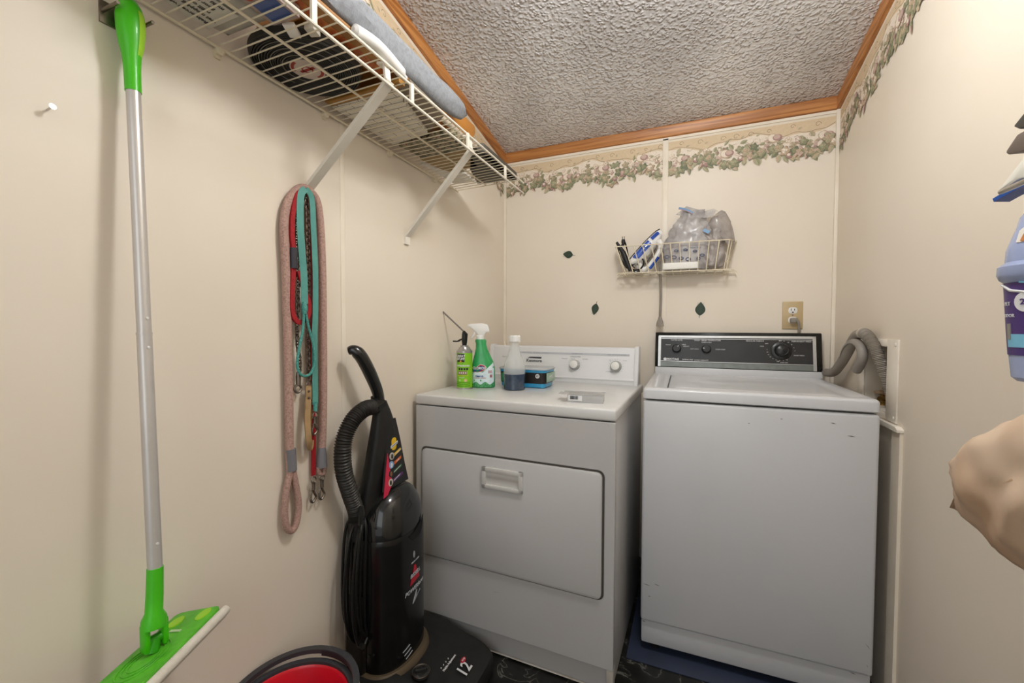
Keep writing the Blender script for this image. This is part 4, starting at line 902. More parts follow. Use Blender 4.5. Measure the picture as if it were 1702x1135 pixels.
b = MB(); b.prism(rrect(-LH-.004, -WH-.002, LH+.004, WH+.004, .012), 'Z', -.016, -.002, bev=.005); b.tube([(-LH, WH, -.004), (LH, WH, -.004)], .009, 12); b.tube([(-LH, -WH, -.004), (LH, -WH, -.004)], .007, 12); b.xf(HM_); b.build('pad', mat('mop pad white', '#d9d3c6', .8, var=(60, '#c9c1b2', .6), bump=(200, .4)), t)
HS = lambda x, y, z: HM_ @ Vector((x, y, .0082+z)); b = MB()
for sx in (-1, 1):
    flat(b, circ(sx*.095, -.022, .016, 16, .012), HS, LIME, .0012); flat(b, circ(sx*.105, .026, .017, 16, .011), HS, LIME, .0012)
b.build('grip_patches', None, hd)
b = MB()
for sx in (-1, 1): flat(b, [(sx*.07-.002, -.012), (sx*.07+.004, -.012), (sx*.07+.008, .012), (sx*.07+.002, .012)], HS, mat('silver slot', '#b9d6a6', .4), .001)
for r_ in (.022, .030, .038): 
    b.tube([HS(r_*1.2*math.cos(a), r_*.8*math.sin(a), .0006) for a in [2*PI*i/28 for i in range(28)]], .0012, 6, m=mat('leaf green plastic', '#5cbb2c'), closed=True)
b.build('embossed_rings', None, hd)
kb = MB(); hy_ = g1.y; hz_ = g1.z-.03; kb.box((XL, hy_-.03, hz_-.02), (XL+.004, hy_+.03, hz_+.02), .001)
for s_ in (-1, 1): kb.tube([(XL+.002, hy_+s_*.026, hz_), (XL+.055, hy_+s_*.026, hz_)], .003, 8)
tag(kb.build('broom_hook', DCHROME), 'metal wall hook that holds the green mop grip', 'hook')

# ================================================================ leashes
def LW(px, py, off=.02): return P(px, py, 'X', XL+off)
ROPE = mat('dusty pink rope', '#b9978a', .8, var=(260, '#8f6f66', .8), bump=(420, .6))
def snap(parent, top, bot_, r=.004, lean=0):
    """a snap hook from its swivel ring to the tip"""
    b = MB(); ax = bot_-top; L = ax.length
    b.tube([top+Vector((0, .008*math.cos(a), -.006+.008*math.sin(a))) for a in [2*PI*i/16 for i in range(16)]], .0018, 8, closed=True)
    b.tube([top+ax*.18, top+ax*.30, top+ax*.5], [.0055, .0045, .0048], 12)
    m_ = top+ax*.5; q = [m_, m_+ax*.15+Vector((0, .003, 0)), m_+ax*.32+Vector((0, .0085, 0)), m_+ax*.44+Vector((0, .004, 0)), m_+ax*.5+Vector((0, -.003, 0)), m_+ax*.40+Vector((0, -.009, 0)), m_+ax*.2+Vector((0, -.0085, 0))]
    b.tube(spline(q), .0032, 10); b.tube([m_+ax*.05+Vector((0, -.004, 0)), m_+ax*.24+Vector((0, -.0085, 0))], .0025, 8); b.tube([m_+ax*.02, m_+ax*.02+Vector((.004, -.010, .002))], .002, 8)
    return b.build('snap_hook', DCHROME, parent)
t = thing('rope_leash', 'dusty pink braided rope leash, outermost of the leashes on the brace', 'leash', LW(505, 312))
pts = [LW(*q, .016) for q in ((483, 785), (481, 740), (479, 600), (475, 450), (472, 375), (479, 335), (498, 313), (516, 319), (529, 345), (535, 430), (537, 560), (537, 680), (535, 748))]
b = MB(); b.tube(spline(pts), .0108, 14); b.build('rope', ROPE, t)
lp_ = [LW(*q, .016) for q in ((483, 780), (476, 815), (473, 850), (476, 874), (484, 882), (492, 870), (496, 840), (492, 810), (486, 780))]
b = MB(); b.tube(spline(lp_), .0088, 12); b.build('hand_loop', ROPE, t)
CUFF = mat('grey rubber cuff', '#77757a', .5)
b = MB(); b.tube([LW(483, 746, .018), LW(485, 782, .018)], .0128, 16); b.build('cuff', CUFF, t)
b = MB(); b.tube([LW(535, 744, .020), LW(535, 758, .02), LW(535, 776, .02)], [.0105, .0135, .0148], 16); b.build('cuff', CUFF, t)
b = MB(); b.tube(spline([LW(529, 776, .018), LW(531, 786, .018), LW(537, 787, .018), LW(540, 776, .018)]), .0065, 10); b.build('end_loop', ROPE, t)
snap(t, LW(535, 790, .02), LW(535, 829, .02))
t = thing('red_leash', 'red leash with black tape and a looped handle, hanging among the leashes', 'leash', LW(500, 318))
REDL = mat('red webbing', '#a4161f', .65, var=(150, '#82101a', .7), bump=(300, .4))
b = MB(); b.tube(spline([LW(*q, .026) for q in ((507, 316), (494, 323), (487, 350), (485, 385), (487, 415), (487, 450), (485, 500), (488, 526), (499, 536), (511, 526), (513, 505), (505, 480), (496, 450))]), .0062, 12, flat=(.0062, .0035, (1, 0, 0))); b.build('handle_loop', REDL, t)
b = MB(); b.tube(spline([LW(*q, .012) for q in ((507, 316), (515, 330), (517, 400), (518, 520), (520, 640), (521, 720), (521, 790))]), .006, 12, flat=(.0062, .002, (1, 0, 0))); b.build('strap', REDL, t)
b = MB(); b.tube([LW(488, 412, .027), LW(488.5, 446, .027)], .0092, 16); b.build('tape_wrap', mat('black tape', '#34323a', .45), t)
snap(t, LW(521, 794, .016), LW(521, 834, .016))
# chain leash
t = thing('chain_leash', 'steel chain leash with a tan leather hand strap', 'leash', LW(502, 318))
CH = mat('dark steel chain', '#7c7167', .35, metal=.9, var=(90, '#4e453d', .7))
def chain(path, parent):
    b = MB(); path = spline(path, 30); d = 0; k = 0; nxt = 0
    for i in range(1, len(path)):
        seg = (path[i]-path[i-1]).length; d += seg
        if d >= nxt:
            tt = (path[i]-path[i-1]).normalized(); a = PI/4+(PI/2 if k % 2 else 0); N = tt.orthogonal().normalized(); N = Matrix.Rotation(a, 3, tt) @ N
            b.tube([path[i]+tt*(.0075*math.cos(q))+N*(.0052*math.sin(q)) for q in [2*PI*z/12 for z in range(12)]], .0017, 6, closed=True); k += 1; nxt += .0088
    return b.build('chain', CH, parent)
chain([LW(*q, .020) for q in ((503, 318), (495, 335), (493, 400), (495, 480), (494, 560), (498, 600), (497, 622))], t)
chain([LW(*q, .018) for q in ((503, 318), (510, 335), (512, 400), (513, 500), (512, 560), (514, 632))], t)
b = MB(); b.tube([LW(496, 618, .02), LW(496, 626, .02), LW(496, 640, .02)], [.005, .0065, .006], 12); q = LW(495, 646, .02); b.tube([q+Vector((0, .010*math.cos(a), .010*math.sin(a))) for a in [2*PI*i/18 for i in range(18)]], .0032, 8, closed=True); b.build('snap_hook', DCHROME, t)
LEA = mat('tan leather', '#a98a62', .55, var=(50, '#8c6f4b', .6))
q = LW(514, 638, .02); b = MB(); b.tube([q+Vector((0, .0085*math.cos(a), .0085*math.sin(a))) for a in [2*PI*i/18 for i in range(18)]], .0016, 8, closed=True); b.build('ring', DCHROME, t)
b = MB(); b.tube(spline([LW(*q, o_) for q, o_ in (((513, 641), .022), ((512, 668), .026), ((511, 700), .032), ((513, 730), .036), ((516, 744), .024), ((517, 730), .012), ((516, 700), .012), ((513, 668), .018))]), .1, flat=(.0088, .0016, (1, 0, 0))); b.build('hand_strap', LEA, t)
b = MB(); b.box((-.003, -.009, -.018), (.002, .009, .016), .0015, M=Matrix.Translation(LW(513, 654, .025))); tb = b.build('strap_tab', LEA, t)
for py in (650, 661):
    b = MB(); q = LW(513.5, py, .028); b.lathe([(0, 0), (.0035, 0), (.003, .0015), (0, .002)], M=Matrix.Translation(q) @ Matrix.Rotation(PI/2, 4, 'Y'), n=12); b.build('rivet', DCHROME, tb)
# teal leash
t = thing('teal_leash', 'turquoise strap leash with a knotted cord loop, frontmost among the leashes', 'leash', LW(506, 314))
TEAL = mat('turquoise strap', '#55968c', .6, var=(60, '#4a8b81', .5)); TEAL2 = mat('turquoise cord', '#36867c', .65, var=(300, '#74b3a8', .7), bump=(300, .5))
b = MB(); b.tube(spline([LW(*q, .032) for q in ((508, 314), (500, 325), (499, 370), (502, 420), (505, 460), (506, 505))]), .1, flat=(.0088, .0012, (1, -.35, 0))); b.build('strap', TEAL, t)
b = MB(); b.tube(spline([LW(*q, .030) for q in ((508, 314), (518, 330), (521, 380), (524, 450), (524, 520), (523, 560), (524, 672))]), .1, flat=(.0075, .0012, (1, -.3, 0))); b.build('strap', TEAL, t)
b = MB(); b.tube([LW(506, 502, .034), LW(506, 511, .034), LW(506, 522, .034)], [.005, .0085, .006], 14); b.build('knot', TEAL2, t)
b = MB(); b.tube(spline([LW(*q, .034) for q in ((505, 520), (503, 550), (497, 580), (494, 605), (498, 620), (508, 625), (518, 618), (523, 598), (520, 570), (512, 540), (508, 520))]), .0036, 10); b.build('cord_loop', TEAL2, t)
b = MB(); b.tube([LW(524, 668, .03), LW(524, 683, .03)], .0058, 12); b.build('strap_end', TEAL2, t)
snap(t, LW(524, 686, .03), LW(523, 722, .03))

# ================================================================ vacuum cleaner
VC = Vector((-.895, 1.105, 0))
t = thing('vacuum_cleaner', 'black upright vacuum cleaner standing in front of the left end of the dryer', 'vacuum cleaner', VC)
hx, hy = .083, .118
b = MB(); secs = [(.100, .98, 1.02), (.14, 1, 1), (.30, 1, 1.0), (.50, 1.01, .985), (.515, 1.0, .975), (.518, .985, .96)]
b.grid([sell(VC.x, VC.y, z, hx*a_, hy*c_, 2.4, 48) for z, a_, c_ in secs], True, True); body = b.build('bag_housing', BLK, t)
b = MB(); rows = [sell(VC.x, VC.y, .519, hx*.985, hy*.96, 2.4, 48)]
for i in range(10):
    a = i/9*PI/2; rows.append(sell(VC.x-.012*math.sin(a), VC.y+.010*math.sin(a), .535+.120*math.sin(a), hx*(.985*math.cos(a)**.62+.01), hy*(.95*math.cos(a)**.72+.01), 2.3, 48))
b.grid(rows, True, True); b.build('dome', mat('glossy black', '#1b1b1b', .14, coat=.5), t)
def VS(x, y, z):
    """on the front of the housing: x along the wall, y height"""
    k = max(-.98, min(.98, x/hy)); return Vector((VC.x+(hx+.001+z)*(1-abs(k)**2.4)**(1/2.4), VC.y+x, y))
b = MB()
flat(b, [(-.022, .505), (-.004, .488), (.034, .490), (.052, .505), (.066, .545), (.045, .530), (.010, .514)], lambda x, y, z: VS(x, y, z+.001), DARK, .0012); b.build('air_vent', None, body)
b = MB(); SIL = mat('silver print', '#b9bdc0', .35); REDB = mat('logo red', '#b3182b', .4)
sl = lambda x, y, z: VS(x*.95, y, z)
def vt(s_, x, y, size, m, sh=.2, bold=.0002): text(b, s_, size, lambda a, c_, z: VS(x-.036+a, y+.014+c_+.06*a, z+.0016), m, bold, sh)
flat(b, [(.004, .402), (.012, .402), (.0185, .380), (-.002, .378)], VS, REDB, .001); flat(b, [(-.010, .366), (.028, .372), (.034, .352), (-.016, .344)], VS, REDB, .001)
vt('BISSELL', .046, .360, .0165, SIL, .15, .0006); vt('POWERforce', .046, .314, .0185, SIL, .2, .0004)
flat(b, [(.016, .314), (-.004, .280), (.039, .306), (.037, .300), (.008, .286), (.020, .314)], VS, SIL, .001)
vt('SEALED SYSTEM', .045, .402, .006, SIL); flat(b, circ(.004, .438, .0045, 14, .011), VS, mat('flame print', '#8e9294', .4), .001)
b.build('lettering', None, body)
b = MB()
for k in range(3): b.tube([VS(-.050+.006*k+q*.03, .150-.014*k+q*.008, .001) for q in (0, .5, 1)], .0012, 6)
b.build('side_ribs', SIL, body)
# bumper and foot
b = MB(); b.grid([sell(VC.x+.004, VC.y, z, hx*k, hy*k, 2.4, 48) for z, k in ((.07, 1.16), (.085, 1.20), (.100, 1.17), (.112, 1.05))], True, True); b.build('collar', mat('bronze plastic', '#5d4f3c', .3, var=(15, '#48402f', .5)), t)
b = MB(); FT = [(-.965, .955), (-.70, .945), (-.630, .955), (-.598, .99), (-.592, 1.12), (-.596, 1.235), (-.622, 1.285), (-.72, 1.300), (-.965, 1.285)]
ft = spline([(x, y, 0) for x, y in FT], 6, True)
def fz(x): return .066+.035*max(0, min(1, (-.62-x)/.2))
cx_, cy_ = -.78, 1.115
b.grid([[Vector((p.x, p.y, .012)) for p in ft], [Vector((p.x, p.y, .045)) for p in ft], [Vector((cx_+(p.x-cx_)*.97, cy_+(p.y-cy_)*.97, fz(p.x)-.004)) for p in ft], [Vector((cx_+(p.x-cx_)*.90, cy_+(p.y-cy_)*.88, fz(p.x)+.004)) for p in ft], [Vector((cx_+(p.x-cx_)*.5, cy_+(p.y-cy_)*.5, fz(p.x)+.008)) for p in ft]], True, True)
foot = b.build('floor_head', BLKD, t)
FS = lambda x, y, z: Vector((-.655-y, 1.150+x, fz(-.655-y)+.0065+z+.0))
b = MB(); text(b, '12', .052, lambda x, y, z: FS(x, y-.006, z+.002), PRINTW, .0008, .05); flat(b, circ(.027, .014, .013, 18, .007), FS, REDB, .003); text(b, 'amp', .010, lambda x, y, z: FS(.027+x, .014+y, z+.005), PRINTW)
text(b, 'Height Adjustment', .0095, lambda x, y, z: FS(-.006+x, .046+y, z+.002), PRINTW, .0003)
for k in range(4): flat(b, circ(-.036+.014*k, .058, .0016, 8), FS, PRINTW, .002)
b.build('lettering', None, foot)
b = MB(); dc = Vector((-.755, 1.065, fz(-.755)+.006)); b.lathe([(0, 0), (.027, 0), (.026, .008), (.020, .010), (.018, .006), (0, .006)], dc, 28); b.box((-.017, -.004, .006), (.017, .004, .016), .002, M=Matrix.Translation(dc) @ Matrix.Rotation(.6, 4, 'Z')); kd = b.build('height_dial', mat('dial grey black', '#2c2a28', .25, coat=.4), t)
b = MB(); b.tube([dc+Vector((.027*math.cos(a), .027*math.sin(a), .0085)) for a in [2*PI*i/30 for i in range(30)]], .0014, 6, closed=True); b.build('dial_rim', DCHROME, kd)
for y in (.985, 1.25):
    for x in (-.93, -.66):
        b = MB(); b.tube([(x, y-.008, .016), (x, y+.008, .016)], .016, 16); b.build('wheel', BLKD, t)
# spine
b = MB(); b.grid([sell(x, y, z, a_, c_, 3, 32) for x, y, z, a_, c_ in ((-.938, 1.105, .30, .03, .115), (-.935, 1.105, .56, .034, .115), (-.925, 1.098, .64, .036, .098), (-.912, 1.088, .74, .032, .074), (-.905, 1.078, .84, .026, .048), (-.902, 1.068, .90, .020, .030), (-.903, 1.060, .935, .016, .021))], True, True); spn = b.build('spine', BLKD, t)
sf = lambda x, y, z: Vector((lerp(-.8965, -.884, max(0, min(1, (.76-y)/.12)))+.0 + (-.0045 if y > .80 else 0)+z+.004, 1.09+x, y))
b = MB()
def sp(x, y, z): 
    k = max(0, min(1, (.88-y)/.30)); return Vector((lerp(-.8845, -.8870+.0, k)+.0155*k*k+z+.0035, 1.088+x, y))
b.grid([[sp(lerp(-w_, w_, i/8)+o_, z, 0) for i in range(9)] for z, w_, o_ in ((.875, .016, .005), (.80, .034, .010), (.72, .052, .010), (.655, .066, .012))], m=mat('sticker black', '#201f1e', .35))
flat(b, [(-.022, .770), (-.050, .635), (-.030, .640), (-.006, .668)], sp, mat('sticker red', '#d0284a', .4), .001)
YEL = mat('sticker yellow', '#e2b81e', .4)
flat(b, rrect(-.002, .772, .022, .812, .010), sp, YEL, .001); flat(b, [(-.006, .780), (.028, .790), (.028, .798), (-.006, .788)], sp, PRINTW, .002); text(b, 'POWERTRAK', .005, lambda x, y, z: sp(.011+x, .789+y+.29*x, z+.003), NAVY)
for k, (cm, z) in enumerate(((YEL, .755), (mat('sticker orange', '#d9652b', .4), .728), (mat('sticker green', '#2c5a34', .4), .701), (mat('sticker purple', '#5c2f6d', .4), .674))):
    x0_ = .012-.004*k; flat(b, [(x0_, z-.004), (x0_+.030+.006*k, z+.008), (x0_+.030+.006*k, z+.016), (x0_, z+.006)], sp, cm, .001)
    flat(b, circ(x0_-.014, z, .0115, 18), sp, (mat('sticker grey', '#b9b3ab', .4), mat('sticker sky', '#7fa8d4', .4), PRINTK, mat('sticker cream', '#c9bfae', .4))[k], .0016)
    flat(b, circ(x0_-.014, z-.001, .005, 10, .008), sp, (PRINTK, PRINTW, mat('sticker brown', '#8a5a3a', .4), PRINTK)[k], .0022)
    text(b, ('HOSE REACH', 'FILTER', 'POWER BRUSH', 'LIFETIME BELT')[k], .0052, lambda x, y, z_, z=z, x0_=x0_: sp(x0_+.018+x, z+.0065+y+.35*x, z_+.002), PRINTW)
b.build('sticker', None, spn)
# handle
b = MB(); hp = [(-.905, 1.062, .925), (-.905, 1.052, .965), (-.908, 1.032, 1.01), (-.912, 1.008, 1.055), (-.918, .990, 1.085), (-.928, .976, 1.099), (-.940, .968, 1.097)]
b.tube(spline(hp, 6), [lerp(.0165, .0195, min(1, i/14)) if i < 26 else lerp(.0195, .012, (i-26)/10) for i in range(37)], 18); b.build('handle', mat('handle black', '#1a1a1a', .2, coat=.4), t)
# hose
hp = [LW(624, 676, .075), LW(606, 680, .080), LW(585, 700, .075), LW(571, 735, .07), LW(571, 780, .065), LW(582, 820, .06), LW(592, 850, .055), LW(592, 868, .05)]
pth = spline(hp, 44); b = MB(); b.tube(pth, [.0225+.0022*math.sin(i*1.35) for i in range(len(pth))], 20); b.build('hose', mat('ribbed hose black', '#2a2723', .45), t)
b = MB(); b.tube([hp[0]+Vector((0, -.014, -.001)), hp[0]+Vector((0, .020, .008))], .0265, 18); b.box((-.015, -.006, .018), (.012, .010, .034), .003, M=Matrix.Translation(hp[0])); b.build('hose_collar', BLK, t)
b = MB(); b.tube([hp[-1]+Vector((0, 0, .006)), hp[-1]+Vector((0, 0, -.05))], .0245, 18); b.build('hose_socket', BLKD, t)
# cord bundle
b = MB(); rnd = random.Random(4)
ct = LW(600, 862, .055); cb_ = LW(598, 1066, .055)
for k in range(11):
    w1 = .014+.038*k/10+rnd.uniform(-.004, .004); xo = rnd.uniform(-.022, .024); t0 = ct+Vector((xo*.6, 0, rnd.uniform(-.01, .012))); b0 = cb_+Vector((xo*.6, 0, rnd.uniform(-.015, .035))); H_ = t0.z-b0.z
    lw_ = w1*rnd.uniform(.95, 1.25); loop_ = [t0, t0+Vector((xo, lw_*.8, -.03)), t0+Vector((xo, lw_*1.15, -H_*.45)), b0+Vector((xo, lw_*.8, .06)), b0+Vector((xo, 0, 0)), b0+Vector((xo, -lw_*.8, .06)), t0+Vector((xo, -lw_*1.2, -H_*.5)), t0+Vector((xo, -lw_*.8, -.03))]
    b.tube(spline(loop_, 8, True), .0046, 8, closed=True)
b.build('power_cord_bundle', mat('cord black', '#161615', .38), t)
b = MB(); b.tube(spline([LW(600, 842, .085), LW(600, 855, .095), LW(599, 872, .095)]), .1, flat=(.007, .003, (1, 0, 0))); b.build('cord_hook', BLKD, t)
b = MB(); q = LW(596, 1072, .075); b.tube([q, q+Vector((.022, -.004, .004))], .008, 12); b.tube([LW(618, 1040, .08), q+Vector((.02, .0, .0))], .0045, 8); b.build('lower_cord_hook', BLKD, t)
b = MB(); q = LW(621, 1083, .10); b.box((-.013, -.014, -.02), (.013, .014, .014), .004, M=Matrix.Translation(q) @ Matrix.Rotation(.5, 4, 'Y')); b.tube([q+Vector((0, 0, .014)), q+Vector((0, -.004, .05))], .004, 8)
b.box((-.008, -.020, -.008), (-.002, -.013, -.002), M=Matrix.Translation(q)); b.build('plug', mat('plug grey black', '#34322f', .4), t)
# base block behind the housing
b = MB(); b.box((-.975, .975, .06), (-.90, 1.235, .34), .014, 3); b.build('motor_block', BLKD, t)

# ================================================================ bucket
BCx, BCy, BR_, BH = -.832, .668, .135, .30
t = thing('bucket', 'red bucket with a dark grey rim and handle standing on the floor before the vacuum', 'bucket', (BCx, BCy, 0))
REDK = mat('red bucket plastic', '#d8142a', .3, coat=.3, var=(8, '#a00d1a', .4)); GRK = mat('dark grey rim plastic', '#3b3b3f', .45)
b = MB(); b.lathe([(0, 0), (.098, 0), (.104, .01), (BR_-.006, BH-.008), (BR_-.010, BH-.004), (BR_-.014, BH-.010), (.096, .016), (0, .012)], (BCx, BCy, 0), 56); b.build('tub', REDK, t)
b = MB(); b.lathe([(BR_-.010, BH-.012), (BR_-.003, BH-.016), (BR_+.007, BH-.010), (BR_+.008, BH-.002), (BR_+.002, BH+.005), (BR_-.009, BH+.003), (BR_-.010, BH-.012)], (BCx, BCy, 0), 56, caps=False); b.build('rim', GRK, t)
b = MB(); arc_ = [Vector((BCx+(BR_+.007)*math.cos(a), BCy+(BR_+.007)*math.sin(a), BH+.013+.010*math.sin(math.radians(math.degrees(a)-10)))) for a in [math.radians(q) for q in range(10, 192, 6)]]
b.tube(arc_, .1, flat=(.0075, .0055, (0, 0, 1))); hd = b.build('handle', GRK, t)
b = MB(); gr = [Vector((BCx+(BR_+.008)*math.cos(a), BCy+(BR_+.008)*math.sin(a), BH+.019)) for a in [math.radians(q) for q in range(72, 112, 4)]]; b.tube(gr, .1, flat=(.0095, .0065, (0, 0, 1))); g_ = b.build('hand_grip', mat('grip black', '#26262a', .5), hd)
for i in range(7):
    a = math.radians(76+5*i); b = MB(); b.box((-.006, -.0022, 0), (.006, .0022, .003), .0008, M=Matrix.Translation((BCx+(BR_+.008)*math.cos(a), BCy+(BR_+.008)*math.sin(a), BH+.0255)) @ Matrix.Rotation(a+.3, 4, 'Z')); b.build('grip_rib', GRK, g_)

# ================================================================ wire basket on the back wall
def BW(px, py, y): return P(px, py, 'Y', y)
BY0, BY1, BYB = 2.085, 2.200, 2.105
t = thing('wire_basket', 'small cream wire basket shelf on the back wall holding an iron and plastic bags', 'basket', (-.08, YB, 1.44))
tl, tr = BW(1024, 410, BY0), BW(1213, 398, BY0); bl, br_ = BW(1040, 454, BYB), BW(1203, 448, BYB)
r_ = .0023
b = MB(); b.tube([Vector((tl.x-.012, BY1, tl.z+.004)), Vector((tl.x-.004, BY0, tl.z)), tr, Vector((tr.x+.035, BY1, tr.z+.012))], r_*1.15, 8); b.build('top_rail', WIREY, t)
b = MB()
for dy, dz, e0_, e1_ in ((BYB, 0, .035, .038), (BYB+.035, -.002, .030, .05), (BY1-.004, -.006, .05, .052)):
    b.tube([(bl.x-e0_-.006, dy, bl.z+dz-.010), (bl.x-e0_, dy, bl.z+dz), (br_.x+e1_, dy, br_.z+dz), (br_.x+e1_+.006, dy, br_.z+dz-.010)], r_*1.15, 8)
b.build('bottom_rails', WIREY, t)
for i in range(13):
    k = i/12; a = tl.lerp(tr, k); c = bl.lerp(br_, k)
    b = MB(); b.tube([a, c, Vector((c.x, BY1-.003, c.z-.004))], r_, 8); b.build('upright_wire', WIREY, t)
for s, A_, C_ in ((-1, tl, bl), (1, tr, br_)):
    b = MB()
    for k in (.35, .7, 1): 
        yy = lerp(BY0, BY1-.002, k); b.tube([(A_.x+s*(.008*k+(.025*k if s > 0 else 0)), yy, A_.z+.006*k), (C_.x+s*.01, yy, C_.z-.004)], r_, 8)
    b.build('side_wires', WIREY, t)
# steam iron
t = thing('iron', 'white and blue steam iron standing on its heel in the wire basket', 'iron', (-.22, 2.13, 1.45))
tip, heel = BW(1096, 380, 2.150), BW(1049, 441, 2.148)
E1 = (tip-heel).normalized(); E3 = Vector((.85, -.32, -.4)); E3 = (E3-E1*E1.dot(E3)).normalized(); E2 = E3.cross(E1).normalized(); L = (tip-heel).length
E3 = E3*.78
IM = Matrix(((E1.x, E2.x, E3.x, heel.x), (E1.y, E2.y, E3.y, heel.y), (E1.z, E2.z, E3.z, heel.z), (0, 0, 0, 1)))
def sole(k, z, n=14):
    up = []
    for i in range(n+1):
        u = i/n; up.append((L*u, .052*k*(math.cos(u*PI/2)**.62)*(1 if u > .03 else .8)))
    return [Vector((L/2+(x-L/2)*lerp(1, k, .8), y, z)) for x, y in up]+[Vector((L/2+(x-L/2)*lerp(1, k, .8), -y, z)) for x, y in up[::-1][1:]]
b = MB(); b.grid([sole(1, 0), sole(1.01, .003), sole(.98, .006)], True, True); b.xf(IM); b.build('soleplate', mat('dark soleplate', '#3c3836', .35, metal=.5), t)
b = MB(); b.grid([sole(.96, .006), sole(.97, .018), sole(.90, .032), sole(.72, .046), sole(.4, .054)], True, True); b.xf(IM); body = b.build('body', WHITEP, t)
IB = mat('iron blue', '#2146a0', .25, coat=.4, var=(30, '#3a66c0', .5))
def isd(s):
    def f(x, y, z):
        u = max(0, min(.98, x/L)); w_ = .052*.97*(math.cos(u*PI/2)**.62); k = max(0, min(1, y/.030))
        return IM @ Vector((x, s*(w_*(1-.12*k*k-.1*k)+.001+z), .008+y))
    return f
b = MB()
for s in (-1, 1):
    f = isd(s)
    secs_ = [sole(.965, .009), sole(.975, .018), sole(.91, .032), sole(.76, .044)]
    def pick(sc_, k): q = sc_[k if s > 0 else len(sc_)-1-k]; return IM @ Vector((q.x, q.y*1.02+s*.0022, q.z+.0022))
    for k0, k1, r1 in ((2, 9, 4), (10, 13, 3)):
        b.grid([[pick(sc_, k) for k in range(k0, k1+1)] for sc_ in secs_[:r1]], m=IB)
b.build('blue_panels', None, body)
b = MB(); b.tube(spline([(.02, 0, .045), (.012, 0, .085), (.045, 0, .103), (.11, 0, .100), (.150, 0, .080), (.160, 0, .052)]), [.017]*12+[.014]*20+[.016]*9, 14); b.xf(IM); b.build('handle', WHITEP, t)
b = MB(); b.tube([(.035, 0, .118), (.10, 0, .115)], .009, 12); b.box((.118, -.012, .088), (.145, .012, .102), .005); b.xf(IM); b.build('blue_grip', IB, t)
b = MB(); b.lathe([(0, 0), (.016, 0), (.016, .008), (.012, .012), (0, .012)], (.085, 0, .052), 22); b.xf(IM); b.build('steam_dial', mat('dial grey', '#b9b3a6', .4), t)
b = MB(); base = heel+Vector((-.02, -.02, 0)); ptsx = [heel+Vector((.01, -.03, .03)), BW(1066, 447, 2.12), BW(1055, 451, 2.11), BW(1040, 440, 2.12), BW(1032, 415, 2.12), BW(1038, 402, 2.12), BW(1043, 420, 2.115), BW(1047, 445, 2.115), BW(1062, 448, 2.11), BW(1070, 438, 2.11), BW(1066, 430, 2.115), BW(1052, 440, 2.11), BW(1042, 445, 2.12), BW(1030, 425, 2.125), BW(1026, 402, 2.125)]
b.tube(spline(ptsx), .0038, 8); b.build('power_cord', BLK, t)
b = MB(); q = BW(1036, 402, 2.12); b.tube([q+Vector((0, 0, -.02)), q, q+Vector((0, 0, .012))], [.005, .010, .008], 12); b.box((-.006, -.001, .012), (-.003, .001, .026), M=Matrix.Translation(q)); b.box((.003, -.001, .012), (.006, .001, .026), M=Matrix.Translation(q)); b.build('plug', BLKD, t)
b = MB(); b.tube([BW(1025, 403, 2.125), BW(1036, 420, 2.12), BW(1048, 450, 2.12)], [.006, .012, .010], 12); b.build('cord_wrap', BLKD, t)
# plastic bags
FILM = mat('plastic film', '#cdc8c6', .25, alpha=.72, spec=.7, var=(22, '#94908f', .7), bump=(26, 1))
FILM2 = mat('plastic film darker', '#b8afa9', .28, alpha=.8, spec=.7, var=(22, '#857d78', .7), bump=(26, 1))
def crumple(c, prof, seed, m, name, parent, n=56, amp=.016, freq=34):
    """prof: (z, hx, hy, dx)"""
    P2 = []
    for i in range(len(prof)-1):
        for k in range(5): P2.append([lerp(prof[i][q], prof[i+1][q], k/5) for q in range(4)])
    P2.append(prof[-1]); rows = []
    for z, hx_, hy_, dx in P2:
        row = []
        for k in range(n):
            a = 2*PI*k/n; v = Vector((hx_*math.cos(a)+dx, hy_*math.sin(a), z))
            d = noise.noise(v*freq+Vector((seed, seed, 0)))*amp+noise.noise(v*freq*2.6+Vector((0, seed, 0)))*amp*.5-abs(noise.noise(Vector((a*3, z*14, seed))))*amp*.8
            kk = 1+d/max(hx_, .02); row.append(c+Vector((hx_*kk*math.cos(a)+dx, hy_*kk*math.sin(a), z+d*.4)))
        rows.append(row)
    b = MB(); b.grid(rows, True, True); return b.build(name, m, parent, sharp=60)
c = BW(1143, 448, 2.145); 
t = thing('plastic_bag', 'clear grey plastic bag with blue print and zip strip, taller bag in the wire basket', 'bag', c)
bg = crumple(c, [(0, .09, .036, 0), (.02, .105, .040, .0), (.08, .112, .042, .0), (.13, .105, .042, .0), (.18, .085, .04, .005), (.22, .060, .03, .010), (.25, .055, .02, .02), (.272, .05, .010, .02)], 3, FILM, 'film', t)
FB = plane_map(c+Vector((0, -.0435, 0)), (1, 0, -.06), (0, 0, 1)); b = MB(); NB = mat('faded navy print', '#2c3a66', .5)
for x, y, r1, r2 in ((-.09, .052, .010, .006), (-.06, .050, .011, .007), (-.028, .046, .009, .006), (.002, .042, .010, .007), (-.05, .08, .008, .004), (-.01, .085, .009, .004), (.03, .078, .008, .004), (.06, .060, .009, .005), (.045, .045, .007, .006)):
    b.tube([FB(x+r1*math.cos(a), y+r2*math.sin(a), .001) for a in [2*PI*i/16 for i in range(16)]], .0016, 6, closed=True, m=NB)
FB2 = plane_map(c+Vector((0, -.044, 0)), (1, 0, -.12), (0, .12, 1))
flat(b, [(-.035, .148), (-.01, .156), (.008, .150), (.010, .138), (-.008, .140), (-.034, .136)], FB2, NB, .001); text(b, 'Ziploc', .012, lambda x, y, z: FB2(-.012+x, .147+y, z+.002), PRINTW)
